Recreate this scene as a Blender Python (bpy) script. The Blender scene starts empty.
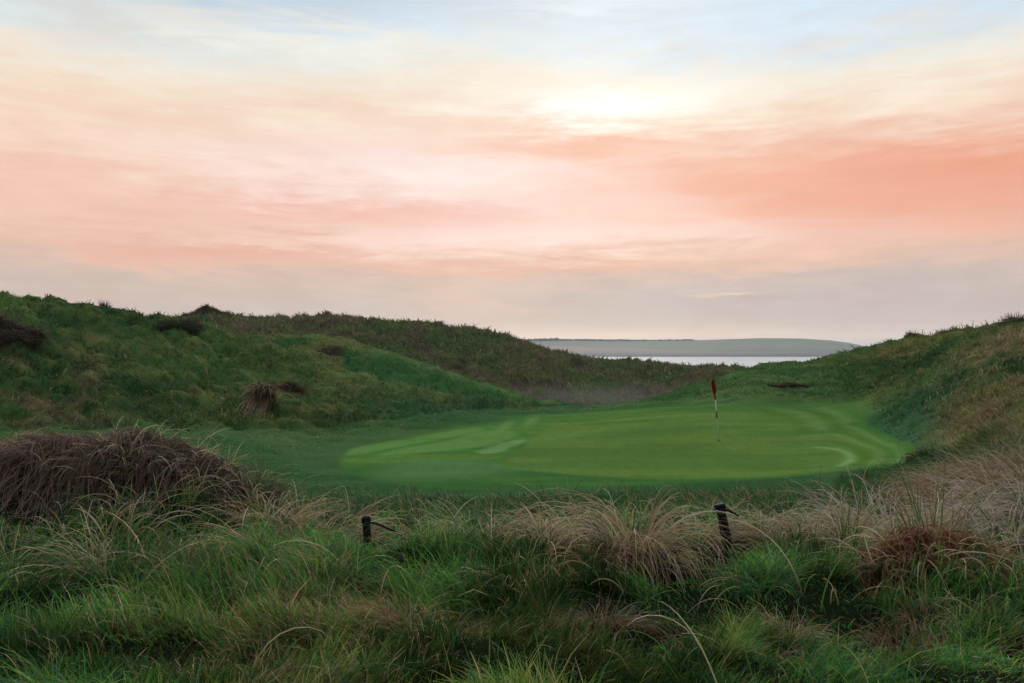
import bpy, math
import numpy as np
from mathutils import Vector

# ------------------------------------------------------------------ camera, sky, sun, exposure
S = bpy.context.scene
COL = S.collection
F = 796.4            # focal length in photo pixels (28 mm on a 36 mm sensor)
HZ = 349.0           # photo row of the true horizon
EYE = 3.3            # eye height above the putting green

cam_data = bpy.data.cameras.new("camera")
cam_data.sensor_width = 36.0
cam_data.lens = 28.0
cam_data.shift_y = (HZ - 341.5) / 1024.0
cam_data.clip_start = 0.05
cam_data.clip_end = 30000.0
cam = bpy.data.objects.new("camera", cam_data)
cam.location = (0, 0, EYE)
cam.rotation_euler = (math.radians(90), 0, 0)
COL.objects.link(cam)
S.camera = cam

SUN_EL = 17.0
SUN_AZ = 6.3         # degrees to the right of straight ahead
SKY_STRENGTH = 0.1
SUN_POWER = 1.5

S.view_settings.view_transform = 'Standard'
S.view_settings.look = 'None'
S.view_settings.exposure = 0.0
S.view_settings.gamma = 1.0
S.view_settings.use_curve_mapping = False
S.render.engine = 'CYCLES'
S.cycles.max_bounces = 5
S.cycles.diffuse_bounces = 2
S.cycles.glossy_bounces = 2
S.cycles.transmission_bounces = 3
S.cycles.transparent_max_bounces = 6
S.cycles.volume_bounces = 0
S.cycles.use_denoising = True


def lin(r, g, b):
    out = []
    for c in (r, g, b):
        c = c / 255.0
        out.append(c / 12.92 if c <= 0.04045 else ((c + 0.055) / 1.055) ** 2.4)
    return tuple(out)


class NT:
    """small helper round a node tree"""
    def __init__(self, tree):
        self.t = tree
        tree.nodes.clear()

    def new(self, kind, **kw):
        n = self.t.nodes.new(kind)
        for k, v in kw.items():
            setattr(n, k, v)
        return n

    def put(self, sock, v):
        if isinstance(v, bpy.types.NodeSocket):
            self.t.links.new(v, sock)
        else:
            sock.default_value = v

    def math(self, op, a, b=0.0, c=0.0, clamp=False):
        n = self.new('ShaderNodeMath', operation=op, use_clamp=clamp)
        for i, v in enumerate((a, b, c)):
            self.put(n.inputs[i], v)
        return n.outputs[0]

    def mix(self, fac, a, b, mode='MIX'):
        n = self.new('ShaderNodeMix', data_type='RGBA', blend_type=mode)
        n.clamp_factor = True
        self.put(n.inputs['Factor'], fac)
        self.put(n.inputs[6], a if isinstance(a, bpy.types.NodeSocket) else (*a, 1.0))
        self.put(n.inputs[7], b if isinstance(b, bpy.types.NodeSocket) else (*b, 1.0))
        return n.outputs[2]

    def noise(self, vec, scale, detail=4.0, rough=0.55, dist=0.0):
        n = self.new('ShaderNodeTexNoise')
        self.put(n.inputs['Vector'], vec)
        n.inputs['Scale'].default_value = scale
        n.inputs['Detail'].default_value = detail
        n.inputs['Roughness'].default_value = rough
        n.inputs['Distortion'].default_value = dist
        return n.outputs['Fac']

    def ramp(self, fac, stops, interp='LINEAR'):
        n = self.new('ShaderNodeValToRGB')
        n.color_ramp.interpolation = interp
        e = n.color_ramp.elements
        while len(e) < len(stops):
            e.new(0.5)
        for el, (p, c) in zip(e, stops):
            el.position = p
            el.color = (*c, 1.0)
        self.put(n.inputs[0], fac)
        return n.outputs[0]

    def scale(self, vec, x, y, z):
        n = self.new('ShaderNodeVectorMath', operation='MULTIPLY')
        self.put(n.inputs[0], vec)
        n.inputs[1].default_value = (x, y, z)
        return n.outputs[0]


def px_el(y):
    return math.degrees(math.atan((HZ - y) / F))


def build_world():
    w = bpy.data.worlds.new("World")
    S.world = w
    w.use_nodes = True
    T = NT(w.node_tree)
    tc = T.new('ShaderNodeTexCoord')
    D = tc.outputs['Generated']
    sep = T.new('ShaderNodeSeparateXYZ')
    T.put(sep.inputs[0], D)
    X, Y, Z = sep.outputs
    az = T.math('MULTIPLY', T.math('ARCTAN2', X, Y), 57.29578)
    el = T.math('MULTIPLY', T.math('ARCSINE', Z), 57.29578)
    # clouds lie in flat sheets: stretch the noise sideways
    flat = T.scale(D, 1.0, 1.0, 5.0)
    wide = T.noise(flat, 2.3, 6, 0.55, 0.3)
    fine = T.noise(T.scale(D, 1.0, 1.0, 7.0), 6.0, 8, 0.62, 0.7)
    wisp = T.noise(T.scale(D, 1.0, 1.0, 13.0), 5.0, 9, 0.62, 1.0)
    tiny = T.noise(T.scale(D, 1.0, 1.0, 4.0), 22.0, 6, 0.6, 0.3)
    w5 = T.math('SUBTRACT', T.noise(T.scale(D, 1.0, 1.0, 2.6), 8.0, 5, 0.55, 0.6), 0.5)
    w1 = T.math('SUBTRACT', wide, 0.5)
    w2 = T.math('SUBTRACT', fine, 0.5)
    w3 = T.math('SUBTRACT', tiny, 0.5)
    w4 = T.math('SUBTRACT', wisp, 0.5)
    # warped position in the sky; no warp right at the horizon
    damp = T.math('MULTIPLY', el, 0.2, clamp=True)
    dw = T.math('ADD', T.math('MULTIPLY', w1, 8.0), T.math('ADD', T.math('MULTIPLY', w2, 5.0), T.math('MULTIPLY', w4, 2.2)))
    ew = T.math('ADD', el, T.math('MULTIPLY', damp, dw))
    aw = T.math('ADD', az, T.math('ADD', T.math('MULTIPLY', w1, 16.0), T.math('MULTIPLY', w2, 13.0)))
    eg = T.math('ADD', el, T.math('MULTIPLY', damp, T.math('ADD', T.math('MULTIPLY', w2, 4.2), T.math('ADD', T.math('MULTIPLY', w4, 1.6), T.math('MULTIPLY', w3, 1.6)))))
    stops = [(0.0, (232, 216, 200)), (0.8, (228, 210, 196)), (1.8, (209, 195, 187)), (3.2, (208, 188, 178)), (4.8, (219, 188, 172)),
             (6.5, (236, 192, 170)), (9, (244, 200, 182)), (11.5, (248, 209, 192)), (14, (247, 215, 193)), (16.2, (246, 226, 204)),
             (17.8, (246, 234, 216)), (19.2, (234, 231, 221)), (20.6, (217, 226, 231)), (23.5, (200, 216, 230)), (40, (232, 236, 240)), (90, (240, 242, 244))]
    base = T.ramp(T.math('DIVIDE', ew, 90.0), [(e / 90.0, lin(*c)) for e, c in stops])

    def lobe(x, y, sx, sy, gain=1.0):
        a0 = math.degrees(math.atan((x - 512) / F))
        e0 = px_el(y)
        da = T.math('DIVIDE', T.math('SUBTRACT', aw, a0), sx / F * 57.3)
        de = T.math('DIVIDE', T.math('SUBTRACT', eg, e0), sy / F * 57.3)
        r2 = T.math('ADD', T.math('MULTIPLY', da, da), T.math('MULTIPLY', de, de))
        return T.math('MULTIPLY', T.math('EXPONENT', T.math('MULTIPLY', r2, -1.0)), gain)

    c = base
    for x, y, sx, sy, rgb, g in [
        (90, -4, 300, 50, (187, 207, 224), 1.0),
        (960, 20, 320, 40, (212, 230, 246), 0.8),
        (50, 52, 150, 24, (216, 222, 222), 0.6),
        (270, 48, 200, 17, (246, 240, 226), 0.75),
        (560, 8, 120, 8, (232, 238, 244), 0.5),
        (60, 165, 200, 50, (248, 214, 188), 0.4),
        (430, 175, 230, 30, (253, 233, 227), 0.9),
        (540, 208, 120, 15, (252, 228, 221), 0.6),
        (600, 146, 130, 12, (243, 190, 166), 0.95),
        (690, 168, 90, 9, (243, 192, 170), 0.7),
        (970, 192, 230, 34, (237, 158, 126), 1.0),
        (800, 192, 150, 20, (241, 176, 150), 0.9),
        (970, 222, 130, 22, (238, 166, 138), 0.7),
        (60, 200, 150, 26, (244, 196, 172), 0.6),
        (240, 212, 200, 10, (243, 188, 171), 0.5),
        (560, 238, 220, 20, (252, 226, 217), 0.8),
        (370, 219, 170, 11, (242, 185, 170), 0.65),
        (230, 258, 120, 9, (230, 172, 150), 0.8),
        (560, 268, 200, 8, (228, 174, 152), 0.75),
        (400, 268, 120, 8, (236, 190, 168), 0.6),
        (800, 262, 240, 14, (228, 188, 168), 0.6),
        (740, 303, 300, 24, (188, 177, 177), 0.95),
        (730, 298, 32, 4, (238, 206, 186), 0.95),
        (460, 298, 45, 26, (230, 196, 178), 0.6),
        (980, 300, 180, 26, (203, 188, 180), 0.8),
        (120, 290, 260, 14, (206, 188, 176), 0.7),
        (598, 106, 125, 15, (255, 253, 247), 1.2),
    ]:
        c = T.mix(T.math('MINIMUM', lobe(x, y, sx, sy, g), 1.0), c, lin(*rgb))
    # bright strip of open air under the cloud base
    a0 = math.degrees(math.atan((600 - 512) / F))
    da = T.math('DIVIDE', T.math('SUBTRACT', az, a0), 11.0)
    de = T.math('DIVIDE', T.math('SUBTRACT', el, 0.75), 0.5)
    strip = T.math('EXPONENT', T.math('MULTIPLY', T.math('ADD', T.math('MULTIPLY', da, da), T.math('MULTIPLY', de, de)), -1.0))
    c = T.mix(T.math('MULTIPLY', strip, 0.75), c, lin(244, 226, 208))
    # thin and thick places of the cloud sheet
    fac = T.math('ADD', 1.025, T.math('ADD', T.math('MULTIPLY', w4, 0.10), T.math('ADD', T.math('MULTIPLY', w2, 0.20), T.math('ADD', T.math('MULTIPLY', w3, 0.14), T.math('MULTIPLY', w5, 0.22)))))
    comb = T.new('ShaderNodeCombineColor')
    for i, k in enumerate((0.6, 1.0, 1.15)):
        T.put(comb.inputs[i], T.math('ADD', 1.0, T.math('MULTIPLY', T.math('SUBTRACT', fac, 1.0), k)))
    c = T.mix(1.0, c, comb.outputs[0], 'MULTIPLY')
    # sky out of view raised overhead and dimmed behind, to shape the ground light
    high = T.new('ShaderNodeMapRange', interpolation_type='SMOOTHSTEP')
    T.put(high.inputs['Value'], el)
    for i, v in zip(('From Min', 'From Max', 'To Min', 'To Max'), (26, 55, 1.0, 2.5)):
        high.inputs[i].default_value = v
    away = T.new('ShaderNodeMapRange', interpolation_type='SMOOTHSTEP')
    T.put(away.inputs['Value'], Y)
    for i, v in zip(('From Min', 'From Max', 'To Min', 'To Max'), (-0.6, 0.5, 0.25, 1.0)):
        away.inputs[i].default_value = v
    up = T.new('ShaderNodeVectorMath', operation='SCALE')
    T.put(up.inputs[0], c)
    T.put(up.inputs['Scale'], T.math('MULTIPLY', T.math('MULTIPLY', high.outputs[0], away.outputs[0]), 1.0 / SKY_STRENGTH))
    sky = T.new('ShaderNodeTexSky', sky_type='NISHITA')
    sky.sun_disc = False
    sky.sun_elevation = math.radians(SUN_EL)
    sky.sun_rotation = math.radians(SUN_AZ)
    open_air = T.math('MULTIPLY', T.math('MULTIPLY', T.math('SUBTRACT', ew, 15.0), 0.06, clamp=True), 0.16)
    full = T.mix(T.math('ADD', open_air, 0.03), up.outputs[0], sky.outputs[0])
    bg = T.new('ShaderNodeBackground')
    T.put(bg.inputs['Color'], full)
    bg.inputs['Strength'].default_value = SKY_STRENGTH
    out = T.new('ShaderNodeOutputWorld')
    T.put(out.inputs['Surface'], bg.outputs[0])
    w.cycles.sampling_method = 'MANUAL'
    w.cycles.sample_map_resolution = 512


build_world()
sun_data = bpy.data.lights.new("sun", 'SUN')
sun_data.energy = SUN_POWER
sun_data.angle = math.radians(12)
sun_data.color = (1.0, 0.9, 0.78)
sun = bpy.data.objects.new("sun", sun_data)
COL.objects.link(sun)
sd = Vector((math.sin(math.radians(SUN_AZ)) * math.cos(math.radians(SUN_EL)), math.cos(math.radians(SUN_AZ)) * math.cos(math.radians(SUN_EL)), math.sin(math.radians(SUN_EL))))
sun.rotation_euler = sd.to_track_quat('Z', 'Y').to_euler()


# ------------------------------------------------------------------ helpers
rng = np.random.default_rng(11)


def hash2(ix, iy, seed):
    h = (ix.astype(np.int64) * 374761393 + iy.astype(np.int64) * 668265263 + seed * 974634777) & 0xFFFFFFFF
    h = ((h ^ (h >> 13)) * 1274126177) & 0xFFFFFFFF
    h = ((h ^ (h >> 16)) * 2246822519) & 0xFFFFFFFF
    return ((h ^ (h >> 15)) & 0xFFFFFF) / float(0xFFFFFF)


def vnoise(x, y, seed=0):
    ix, iy = np.floor(x), np.floor(y)
    fx, fy = x - ix, y - iy
    fx = fx * fx * fx * (fx * (fx * 6 - 15) + 10)
    fy = fy * fy * fy * (fy * (fy * 6 - 15) + 10)
    a, b = hash2(ix, iy, seed), hash2(ix + 1, iy, seed)
    c, d = hash2(ix, iy + 1, seed), hash2(ix + 1, iy + 1, seed)
    return (a * (1 - fx) + b * fx) * (1 - fy) + (c * (1 - fx) + d * fx) * fy


def fbm(x, y, seed=0, oct=4, gain=0.5):
    s, a, n = 0.0, 1.0, 0.0
    for o in range(oct):
        c, sn = math.cos(0.6 * o + 0.3), math.sin(0.6 * o + 0.3)
        s = s + a * vnoise((x * c - y * sn) * 2 ** o + 17.3 * o, (x * sn + y * c) * 2 ** o + 5.1 * o, seed + o)
        n += a
        a *= gain
    return s / n


def cells(x, y, seed=0):
    """distance to the nearest scattered point: rounded tussock bumps"""
    ix, iy = np.floor(x), np.floor(y)
    best = np.full(x.shape, 9.0)
    for ox in (-1, 0, 1):
        for oy in (-1, 0, 1):
            cx, cy = ix + ox, iy + oy
            dx = cx + hash2(cx, cy, seed) - x
            dy = cy + hash2(cx, cy, seed + 7) - y
            best = np.minimum(best, dx * dx + dy * dy)
    return np.sqrt(best)


def sst(a, b, x):
    t = np.clip((x - a) / (b - a), 0, 1)
    return t * t * (3 - 2 * t)


def mixc(a, b, t):
    return a + (b - a) * t[..., None]


def tag(o, label=None, cat=None, group=None, kind=None):
    if label: o['label'] = label
    if cat: o['category'] = cat
    if group: o['group'] = group
    if kind: o['kind'] = kind
    return o


def raw_mesh(name, co, quads, mat, col=None, smooth=True, normals=None, parent=None, loc=(0, 0, 0), tris=None):
    me = bpy.data.meshes.new(name)
    nq = len(quads)
    me.vertices.add(len(co))
    me.vertices.foreach_set("co", np.ascontiguousarray(co, dtype=np.float32).ravel())
    li = np.ascontiguousarray(quads, dtype=np.int32).ravel()
    starts = np.arange(nq, dtype=np.int32) * 4
    if tris is not None and len(tris):
        starts = np.concatenate([starts, nq * 4 + np.arange(len(tris), dtype=np.int32) * 3])
        li = np.concatenate([li, np.ascontiguousarray(tris, dtype=np.int32).ravel()])
    me.loops.add(len(li))
    me.loops.foreach_set("vertex_index", li)
    me.polygons.add(len(starts))
    me.polygons.foreach_set("loop_start", starts)
    me.polygons.foreach_set("use_smooth", np.full(len(starts), smooth))
    if col is not None:
        at = me.color_attributes.new("tint", 'FLOAT_COLOR', 'POINT')
        c4 = np.ones((len(co), 4), dtype=np.float32)
        c4[:, :3] = col
        at.data.foreach_set("color", c4.ravel())
    me.update(calc_edges=True)
    if normals is not None:
        me.normals_split_custom_set_from_vertices([tuple(v) for v in normals.tolist()])
    me.materials.append(mat)
    o = bpy.data.objects.new(name, me)
    o.location = loc
    if parent is not None:
        o.parent = parent
    COL.objects.link(o)
    return o


def empty(name, loc):
    o = bpy.data.objects.new(name, None)
    o.location = loc
    o.empty_display_size = 0.2
    COL.objects.link(o)
    return o


def material(name, build):
    m = bpy.data.materials.new(name)
    m.use_nodes = True
    T = NT(m.node_tree)
    out = T.new('ShaderNodeOutputMaterial')
    T.put(out.inputs['Surface'], build(T))
    return m


def principled(T, color, rough=0.8, spec=0.2, bump=None, **kw):
    p = T.new('ShaderNodeBsdfPrincipled')
    T.put(p.inputs['Base Color'], color if isinstance(color, bpy.types.NodeSocket) else (*color, 1.0))
    T.put(p.inputs['Roughness'], rough)
    p.inputs['Specular IOR Level'].default_value = spec
    for k, v in kw.items():
        T.put(p.inputs[k], v)
    if bump is not None:
        T.put(p.inputs['Normal'], bump)
    return p.outputs[0]


def bump(T, height, strength, dist):
    b = T.new('ShaderNodeBump')
    b.inputs['Strength'].default_value = strength
    b.inputs['Distance'].default_value = dist
    T.put(b.inputs['Height'], height)
    return b.outputs[0]


def m_turf(T):
    a = T.new('ShaderNodeAttribute', attribute_name='tint')
    p = T.new('ShaderNodeNewGeometry').outputs['Position']
    n = T.noise(p, 9.0, 6, 0.7)
    n2 = T.noise(p, 45.0, 4, 0.7)
    n3 = T.noise(T.scale(p, 2.5, 0.8, 1), 1.0, 4, 0.6)
    k = T.math('ADD', 0.22, T.math('ADD', T.math('MULTIPLY', n, 0.7), T.math('ADD', T.math('MULTIPLY', n2, 0.5), T.math('MULTIPLY', n3, 0.36))))
    v = T.new('ShaderNodeVectorMath', operation='SCALE')
    T.put(v.inputs[0], a.outputs['Color'])
    T.put(v.inputs['Scale'], k)
    return principled(T, v.outputs[0], 0.95, 0.0, bump(T, n, 0.35, 0.05))


def m_blade(T):
    a = T.new('ShaderNodeAttribute', attribute_name='tint').outputs['Color']
    s = principled(T, a, 0.6, 0.05)
    tr = T.new('ShaderNodeBsdfTranslucent')
    T.put(tr.inputs['Color'], a)
    mx = T.new('ShaderNodeMixShader')
    mx.inputs[0].default_value = 0.4
    T.put(mx.inputs[1], s)
    T.put(mx.inputs[2], tr.outputs[0])
    return mx.outputs[0]


TURF = material("turf", m_turf)
BLADE = material("grass_blade", m_blade)

# ------------------------------------------------------------------ the lie of the land
# crest and hollow lines, column by column: (bearing column, [(distance in m, row seen from the tee), ...])
PROF = {
    -500: [(8, 530), (14, 470), (22, 430), (34, 370), (48, 310), (60, 300), (80, 320)],
    -200: [(6, 580), (8, 540), (12, 500), (20, 448), (30, 395), (40, 335), (50, 287), (65, 303), (95, 325)],
    0: [(4, 690), (6, 592), (7.6, 548), (9.3, 470), (10.6, 470), (13, 492), (20, 450), (25, 436), (30, 408), (36, 372), (42, 335), (50, 293), (60, 310), (90, 325), (130, 330)],
    60: [(6, 590), (7.8, 545), (9.3, 462), (10.6, 465), (13, 498), (20, 455), (26, 432), (33, 396), (42, 345), (52, 297), (63, 314), (90, 330)],
    100: [(4, 690), (6, 587), (7.8, 540), (9.2, 460), (10.5, 464), (13, 502), (18, 465), (25, 437), (30, 415), (36, 386), (45, 341), (54, 301), (65, 318), (90, 333)],
    150: [(6, 585), (7.8, 540), (9.2, 460), (10.4, 468), (13, 505), (20, 462), (27, 432), (35, 398), (45, 350), (56, 309), (68, 324), (90, 333), (130, 325)],
    200: [(6, 582), (7.8, 540), (9.2, 470), (10.4, 480), (13, 510), (18, 478), (24, 449), (29, 430), (35, 406), (42, 376), (50, 343), (58, 319), (70, 328), (95, 325), (130, 309), (160, 325)],
    250: [(6, 580), (8, 542), (9.2, 486), (10.2, 500), (13, 512), (16, 498), (22, 463), (27, 444), (33, 421), (40, 393), (48, 363), (56, 341), (62, 350), (72, 340), (90, 350), (130, 318), (160, 330)],
    300: [(4, 684), (6, 578), (8, 545), (10, 526), (12, 524), (16, 502), (20, 480), (24, 462), (28, 446), (33, 432), (40, 405), (48, 374), (54, 357), (60, 374), (71, 333), (88, 358), (130, 312), (170, 330)],
    340: [(33, 432), (40, 411), (47, 388), (53, 372), (59, 386), (71, 334), (88, 362), (130, 313), (170, 330)],
    400: [(4, 684), (6, 578), (8, 545), (10, 526), (12, 524), (16, 505), (20, 482), (24, 463), (28, 447), (32, 434), (38, 419), (44, 400), (50, 392), (57, 402), (69, 354), (85, 382), (105, 352), (130, 320), (170, 338)],
    450: [(24, 462), (28, 447), (32, 435), (38, 422), (45, 408), (50, 404), (57, 408), (68, 372), (84, 394), (105, 360), (130, 322), (170, 342)],
    512: [(4, 684), (6, 578), (8, 545), (10, 526), (12, 524), (16, 505), (20, 481), (24, 463), (28, 448), (32, 436), (38, 423), (45, 413), (52, 407), (60, 404), (66, 392), (80, 407), (100, 380), (130, 336), (170, 352)],
    560: [(28, 446), (32, 435), (38, 421), (45, 414), (54, 409), (61, 404), (72, 413), (95, 395), (115, 373), (135, 354), (170, 364)],
    600: [(4, 684), (6, 578), (8, 545), (10, 526), (12, 522), (16, 502), (20, 479), (24, 461), (28, 446), (32, 434), (38, 420), (45, 411), (52, 407), (60, 409), (72, 416), (90, 405), (115, 381), (140, 361), (170, 367)],
    650: [(28, 445), (32, 433), (36, 421), (40, 411), (45, 405), (50, 400), (58, 409), (75, 416), (100, 398), (120, 380), (140, 364), (170, 370)],
    700: [(4, 684), (6, 580), (8, 548), (10, 528), (12, 522), (16, 500), (20, 478), (24, 460), (28, 444), (32, 431), (36, 418), (40, 407), (45, 399), (50, 384), (58, 394), (75, 410), (110, 386), (140, 368), (170, 374)],
    735: [(40, 405), (45, 393), (52, 372), (60, 384), (75, 405), (110, 386), (145, 369), (180, 376)],
    765: [(40, 404), (46, 384), (54, 361), (65, 379), (85, 400), (145, 376)],
    800: [(4, 690), (6, 585), (8, 550), (10, 528), (12, 518), (16, 498), (20, 477), (24, 460), (28, 443), (32, 428), (36, 414), (40, 404), (46, 385), (56, 356), (70, 375), (110, 388), (150, 380)],
    850: [(18, 484), (22, 464), (26, 447), (30, 431), (34, 414), (38, 402), (44, 382), (50, 362), (57, 345), (70, 365), (110, 385)],
    900: [(4, 690), (6, 585), (8, 545), (10, 520), (12, 508), (16, 489), (20, 473), (23, 461), (27, 440), (31, 418), (36, 398), (42, 377), (50, 352), (57, 334), (70, 358), (110, 380)],
    950: [(6, 585), (8, 540), (10, 510), (12, 492), (16, 474), (19, 463), (22, 448), (26, 420), (30, 394), (36, 370), (45, 348), (55, 327), (68, 350)],
    1024: [(4, 690), (6, 580), (8, 530), (10, 484), (13, 452), (16, 436), (20, 412), (24, 385), (30, 356), (38, 338), (48, 318), (60, 335), (90, 350)],
    1224: [(6, 575), (8, 530), (12, 455), (16, 420), (24, 368), (35, 328), (48, 300), (60, 320), (90, 340)],
    1520: [(8, 520), (14, 440), (24, 370), (40, 320), (60, 320), (90, 340)],
}
ca, cv, cw = [], [], []


def drop(px, d):
    """the grass itself stands a little above the sand: lower the ground by that much"""
    k = (6.5 if px < 500 else 1.5) if d > 100 else (7.0 if px < 230 else (6.5 if px > 780 else 0.0))
    return k * min(1.0, max(0.0, (d - 30) / 12.0))


def ctrl(a, r, z):
    ca.append(a); cv.append(math.log(r)); cw.append(z / (r + 3.0))


for px, pts in PROF.items():
    a = math.atan((px - 512) / F)
    for d, py in pts:
        ctrl(a, d / math.cos(a), -(py + drop(px, d) - HZ) / F * d)
    last = pts[-1][0]
    if last >= 110:
        zl = -(pts[-1][1] - HZ) / F * last
        for r, k in ((240, 0.35), (330, 0.8), (460, 1.02), (800, 1.1)):
            ctrl(a, r, zl * (1 - k) - 34 * k)
    else:
        for r, z in ((150, -2), (240, -8), (330, -24), (460, -34.5), (800, -37)):
            ctrl(a, r, z)
for a in np.radians((-180, -150, -120, -90, -68, 68, 90, 120, 150, 180, -210, 210)):
    for r, z in ((4, -1.6), (7, -1.6), (12, -1.9), (20, -1.5), (35, 0.5), (55, 2.5), (90, 0), (150, -2), (240, -8), (330, -24), (460, -34.5), (800, -37)):
        ctrl(a, r, z)
for a in np.radians(np.arange(-210, 211, 15)):
    for r, z in ((0.8, -1.6), (2.2, -1.6), (3.2, -1.62)):
        ctrl(a, r, z)
ca, cv, cw = map(np.array, (ca, cv, cw))
KV = 0.75


def rbf_fit():
    n = len(ca)
    r = np.sqrt((ca[:, None] - ca[None]) ** 2 + (KV * (cv[:, None] - cv[None])) ** 2)
    A = np.zeros((n + 3, n + 3))
    A[:n, :n] = r - 2e-4 * np.eye(n)
    P = np.stack([np.ones(n), ca, cv], 1)
    A[:n, n:] = P
    A[n:, :n] = P.T
    return np.linalg.solve(A, np.concatenate([cw, np.zeros(3)]))


W = rbf_fit()


def rbf_eval(a, v):
    a, v = a.ravel(), v.ravel()
    out = np.empty(a.shape)
    for i in range(0, len(a), 20000):
        s = slice(i, i + 20000)
        r = np.sqrt((a[s, None] - ca[None]) ** 2 + (KV * (v[s, None] - cv[None])) ** 2)
        out[s] = r @ W[:-3] + W[-3] + W[-2] * a[s] + W[-1] * v[s]
    return out


# coarse solve, then smooth upsampling by interpolation on the fine polar grid
AL = np.concatenate([np.linspace(-math.pi, -0.78, 60, endpoint=False), np.linspace(-0.78, 0.78, 960, endpoint=False), np.linspace(0.78, math.pi, 61)])
VL = np.concatenate([np.linspace(math.log(0.8), math.log(4), 50, endpoint=False), np.linspace(math.log(4), math.log(14), 170, endpoint=False),
                     np.linspace(math.log(14), math.log(150), 430, endpoint=False), np.linspace(math.log(150), math.log(800), 60)])
CA = np.concatenate([np.linspace(-math.pi, -0.85, 40, endpoint=False), np.linspace(-0.85, 0.85, 240, endpoint=False), np.linspace(0.85, math.pi, 41)])
CV = np.linspace(math.log(0.8), math.log(800), 330)
g = rbf_eval(*np.meshgrid(CA, CV, indexing='ij')).reshape(len(CA), len(CV))


def blur(g):
    for ax in (0, 1):
        p = np.pad(g, [(2, 2) if i == ax else (0, 0) for i in (0, 1)], mode='edge')
        n = g.shape[ax]
        t = lambda k: np.take(p, np.arange(k, k + n), axis=ax)
        g = (t(0) + 4 * t(1) + 6 * t(2) + 4 * t(3) + t(4)) / 16
    return g


g = blur(blur(g))


def interp_grid(G, A, V, a, v):
    fa = np.interp(a, A, np.arange(len(A)))
    fv = np.interp(v, V, np.arange(len(V)))
    ia = np.clip(fa.astype(int), 0, len(A) - 2)
    iv = np.clip(fv.astype(int), 0, len(V) - 2)
    ta, tv = fa - ia, fv - iv
    return (G[ia, iv] * (1 - ta) + G[ia + 1, iv] * ta) * (1 - tv) + (G[ia, iv + 1] * (1 - ta) + G[ia + 1, iv + 1] * ta) * tv


def base_z(x, y):
    r = np.hypot(x, y)
    v = np.log(np.clip(r, 0.8, 800))
    return interp_grid(g, CA, CV, np.arctan2(x, y), v) * (r + 3.0)


def ground_at(px, py):
    """the spot of ground first seen along a bearing and row"""
    d = np.exp(np.linspace(math.log(3), math.log(160), 3000))
    x = (px - 512) / F * d
    rows = HZ - base_z(x, d) / d * F
    i = int(np.argmax(rows <= py))
    return x[i], d[i]


def chaikin(p, n=3):
    p = np.array(p, float)
    for _ in range(n):
        q = np.roll(p, -1, 0)
        p = np.stack([0.75 * p + 0.25 * q, 0.25 * p + 0.75 * q], 1).reshape(-1, 2)
    return p


def outline(pts):
    return chaikin([ground_at(*p) for p in pts], 2)


MOWN = outline([(336, 461), (348, 449), (400, 438), (450, 430), (500, 420), (530, 415), (580, 413), (640, 409), (690, 406), (740, 405), (800, 404),
                (840, 402), (866, 407), (872, 414), (862, 421), (880, 433), (908, 444), (926, 456), (902, 465), (850, 471), (800, 477), (740, 481), (660, 485), (590, 487),
                (520, 490), (450, 491), (390, 485), (350, 474)])
PUTT = outline([(498, 466), (522, 448), (540, 432), (556, 421), (620, 415), (700, 411), (790, 409), (838, 410), (846, 418), (850, 426), (884, 446), (896, 456), (862, 467), (800, 474),
                (740, 478), (660, 479), (590, 474), (530, 469)])


def sdist(poly, x, y):
    """signed distance to a closed outline, negative inside"""
    a, b = poly, np.roll(poly, -1, 0)
    best = np.full(x.shape, 1e9)
    ins = np.zeros(x.shape, bool)
    for (x0, y0), (x1, y1) in zip(a, b):
        dx, dy = x1 - x0, y1 - y0
        t = np.clip(((x - x0) * dx + (y - y0) * dy) / (dx * dx + dy * dy + 1e-12), 0, 1)
        best = np.minimum(best, (x - x0 - t * dx) ** 2 + (y - y0 - t * dy) ** 2)
        if y0 != y1:
            ins ^= ((y0 > y) != (y1 > y)) & (x < (x1 - x0) * (y - y0) / (y1 - y0) + x0)
    best = np.sqrt(best)
    return np.where(ins, -best, best)


def sd_of(poly, x, y):
    out = np.full(x.shape, 50.0)
    lo, hi = poly.min(0) - 6, poly.max(0) + 6
    m = (x > lo[0]) & (x < hi[0]) & (y > lo[1]) & (y < hi[1])
    out[m] = sdist(poly, x[m], y[m])
    return out


def ldist(line, x, y):
    best = np.full(x.shape, 1e9)
    for (x0, y0), (x1, y1) in zip(line, line[1:]):
        dx, dy = x1 - x0, y1 - y0
        t = np.clip(((x - x0) * dx + (y - y0) * dy) / (dx * dx + dy * dy + 1e-12), 0, 1)
        best = np.minimum(best, (x - x0 - t * dx) ** 2 + (y - y0 - t * dy) ** 2)
    return np.sqrt(best)


def path(pts):
    p = np.array([ground_at(*q) for q in pts])
    for _ in range(2):
        m = np.stack([0.75 * p[:-1] + 0.25 * p[1:], 0.25 * p[:-1] + 0.75 * p[1:]], 1).reshape(-1, 2)
        p = np.concatenate([p[:1], m, p[-1:]])
    return p


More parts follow.
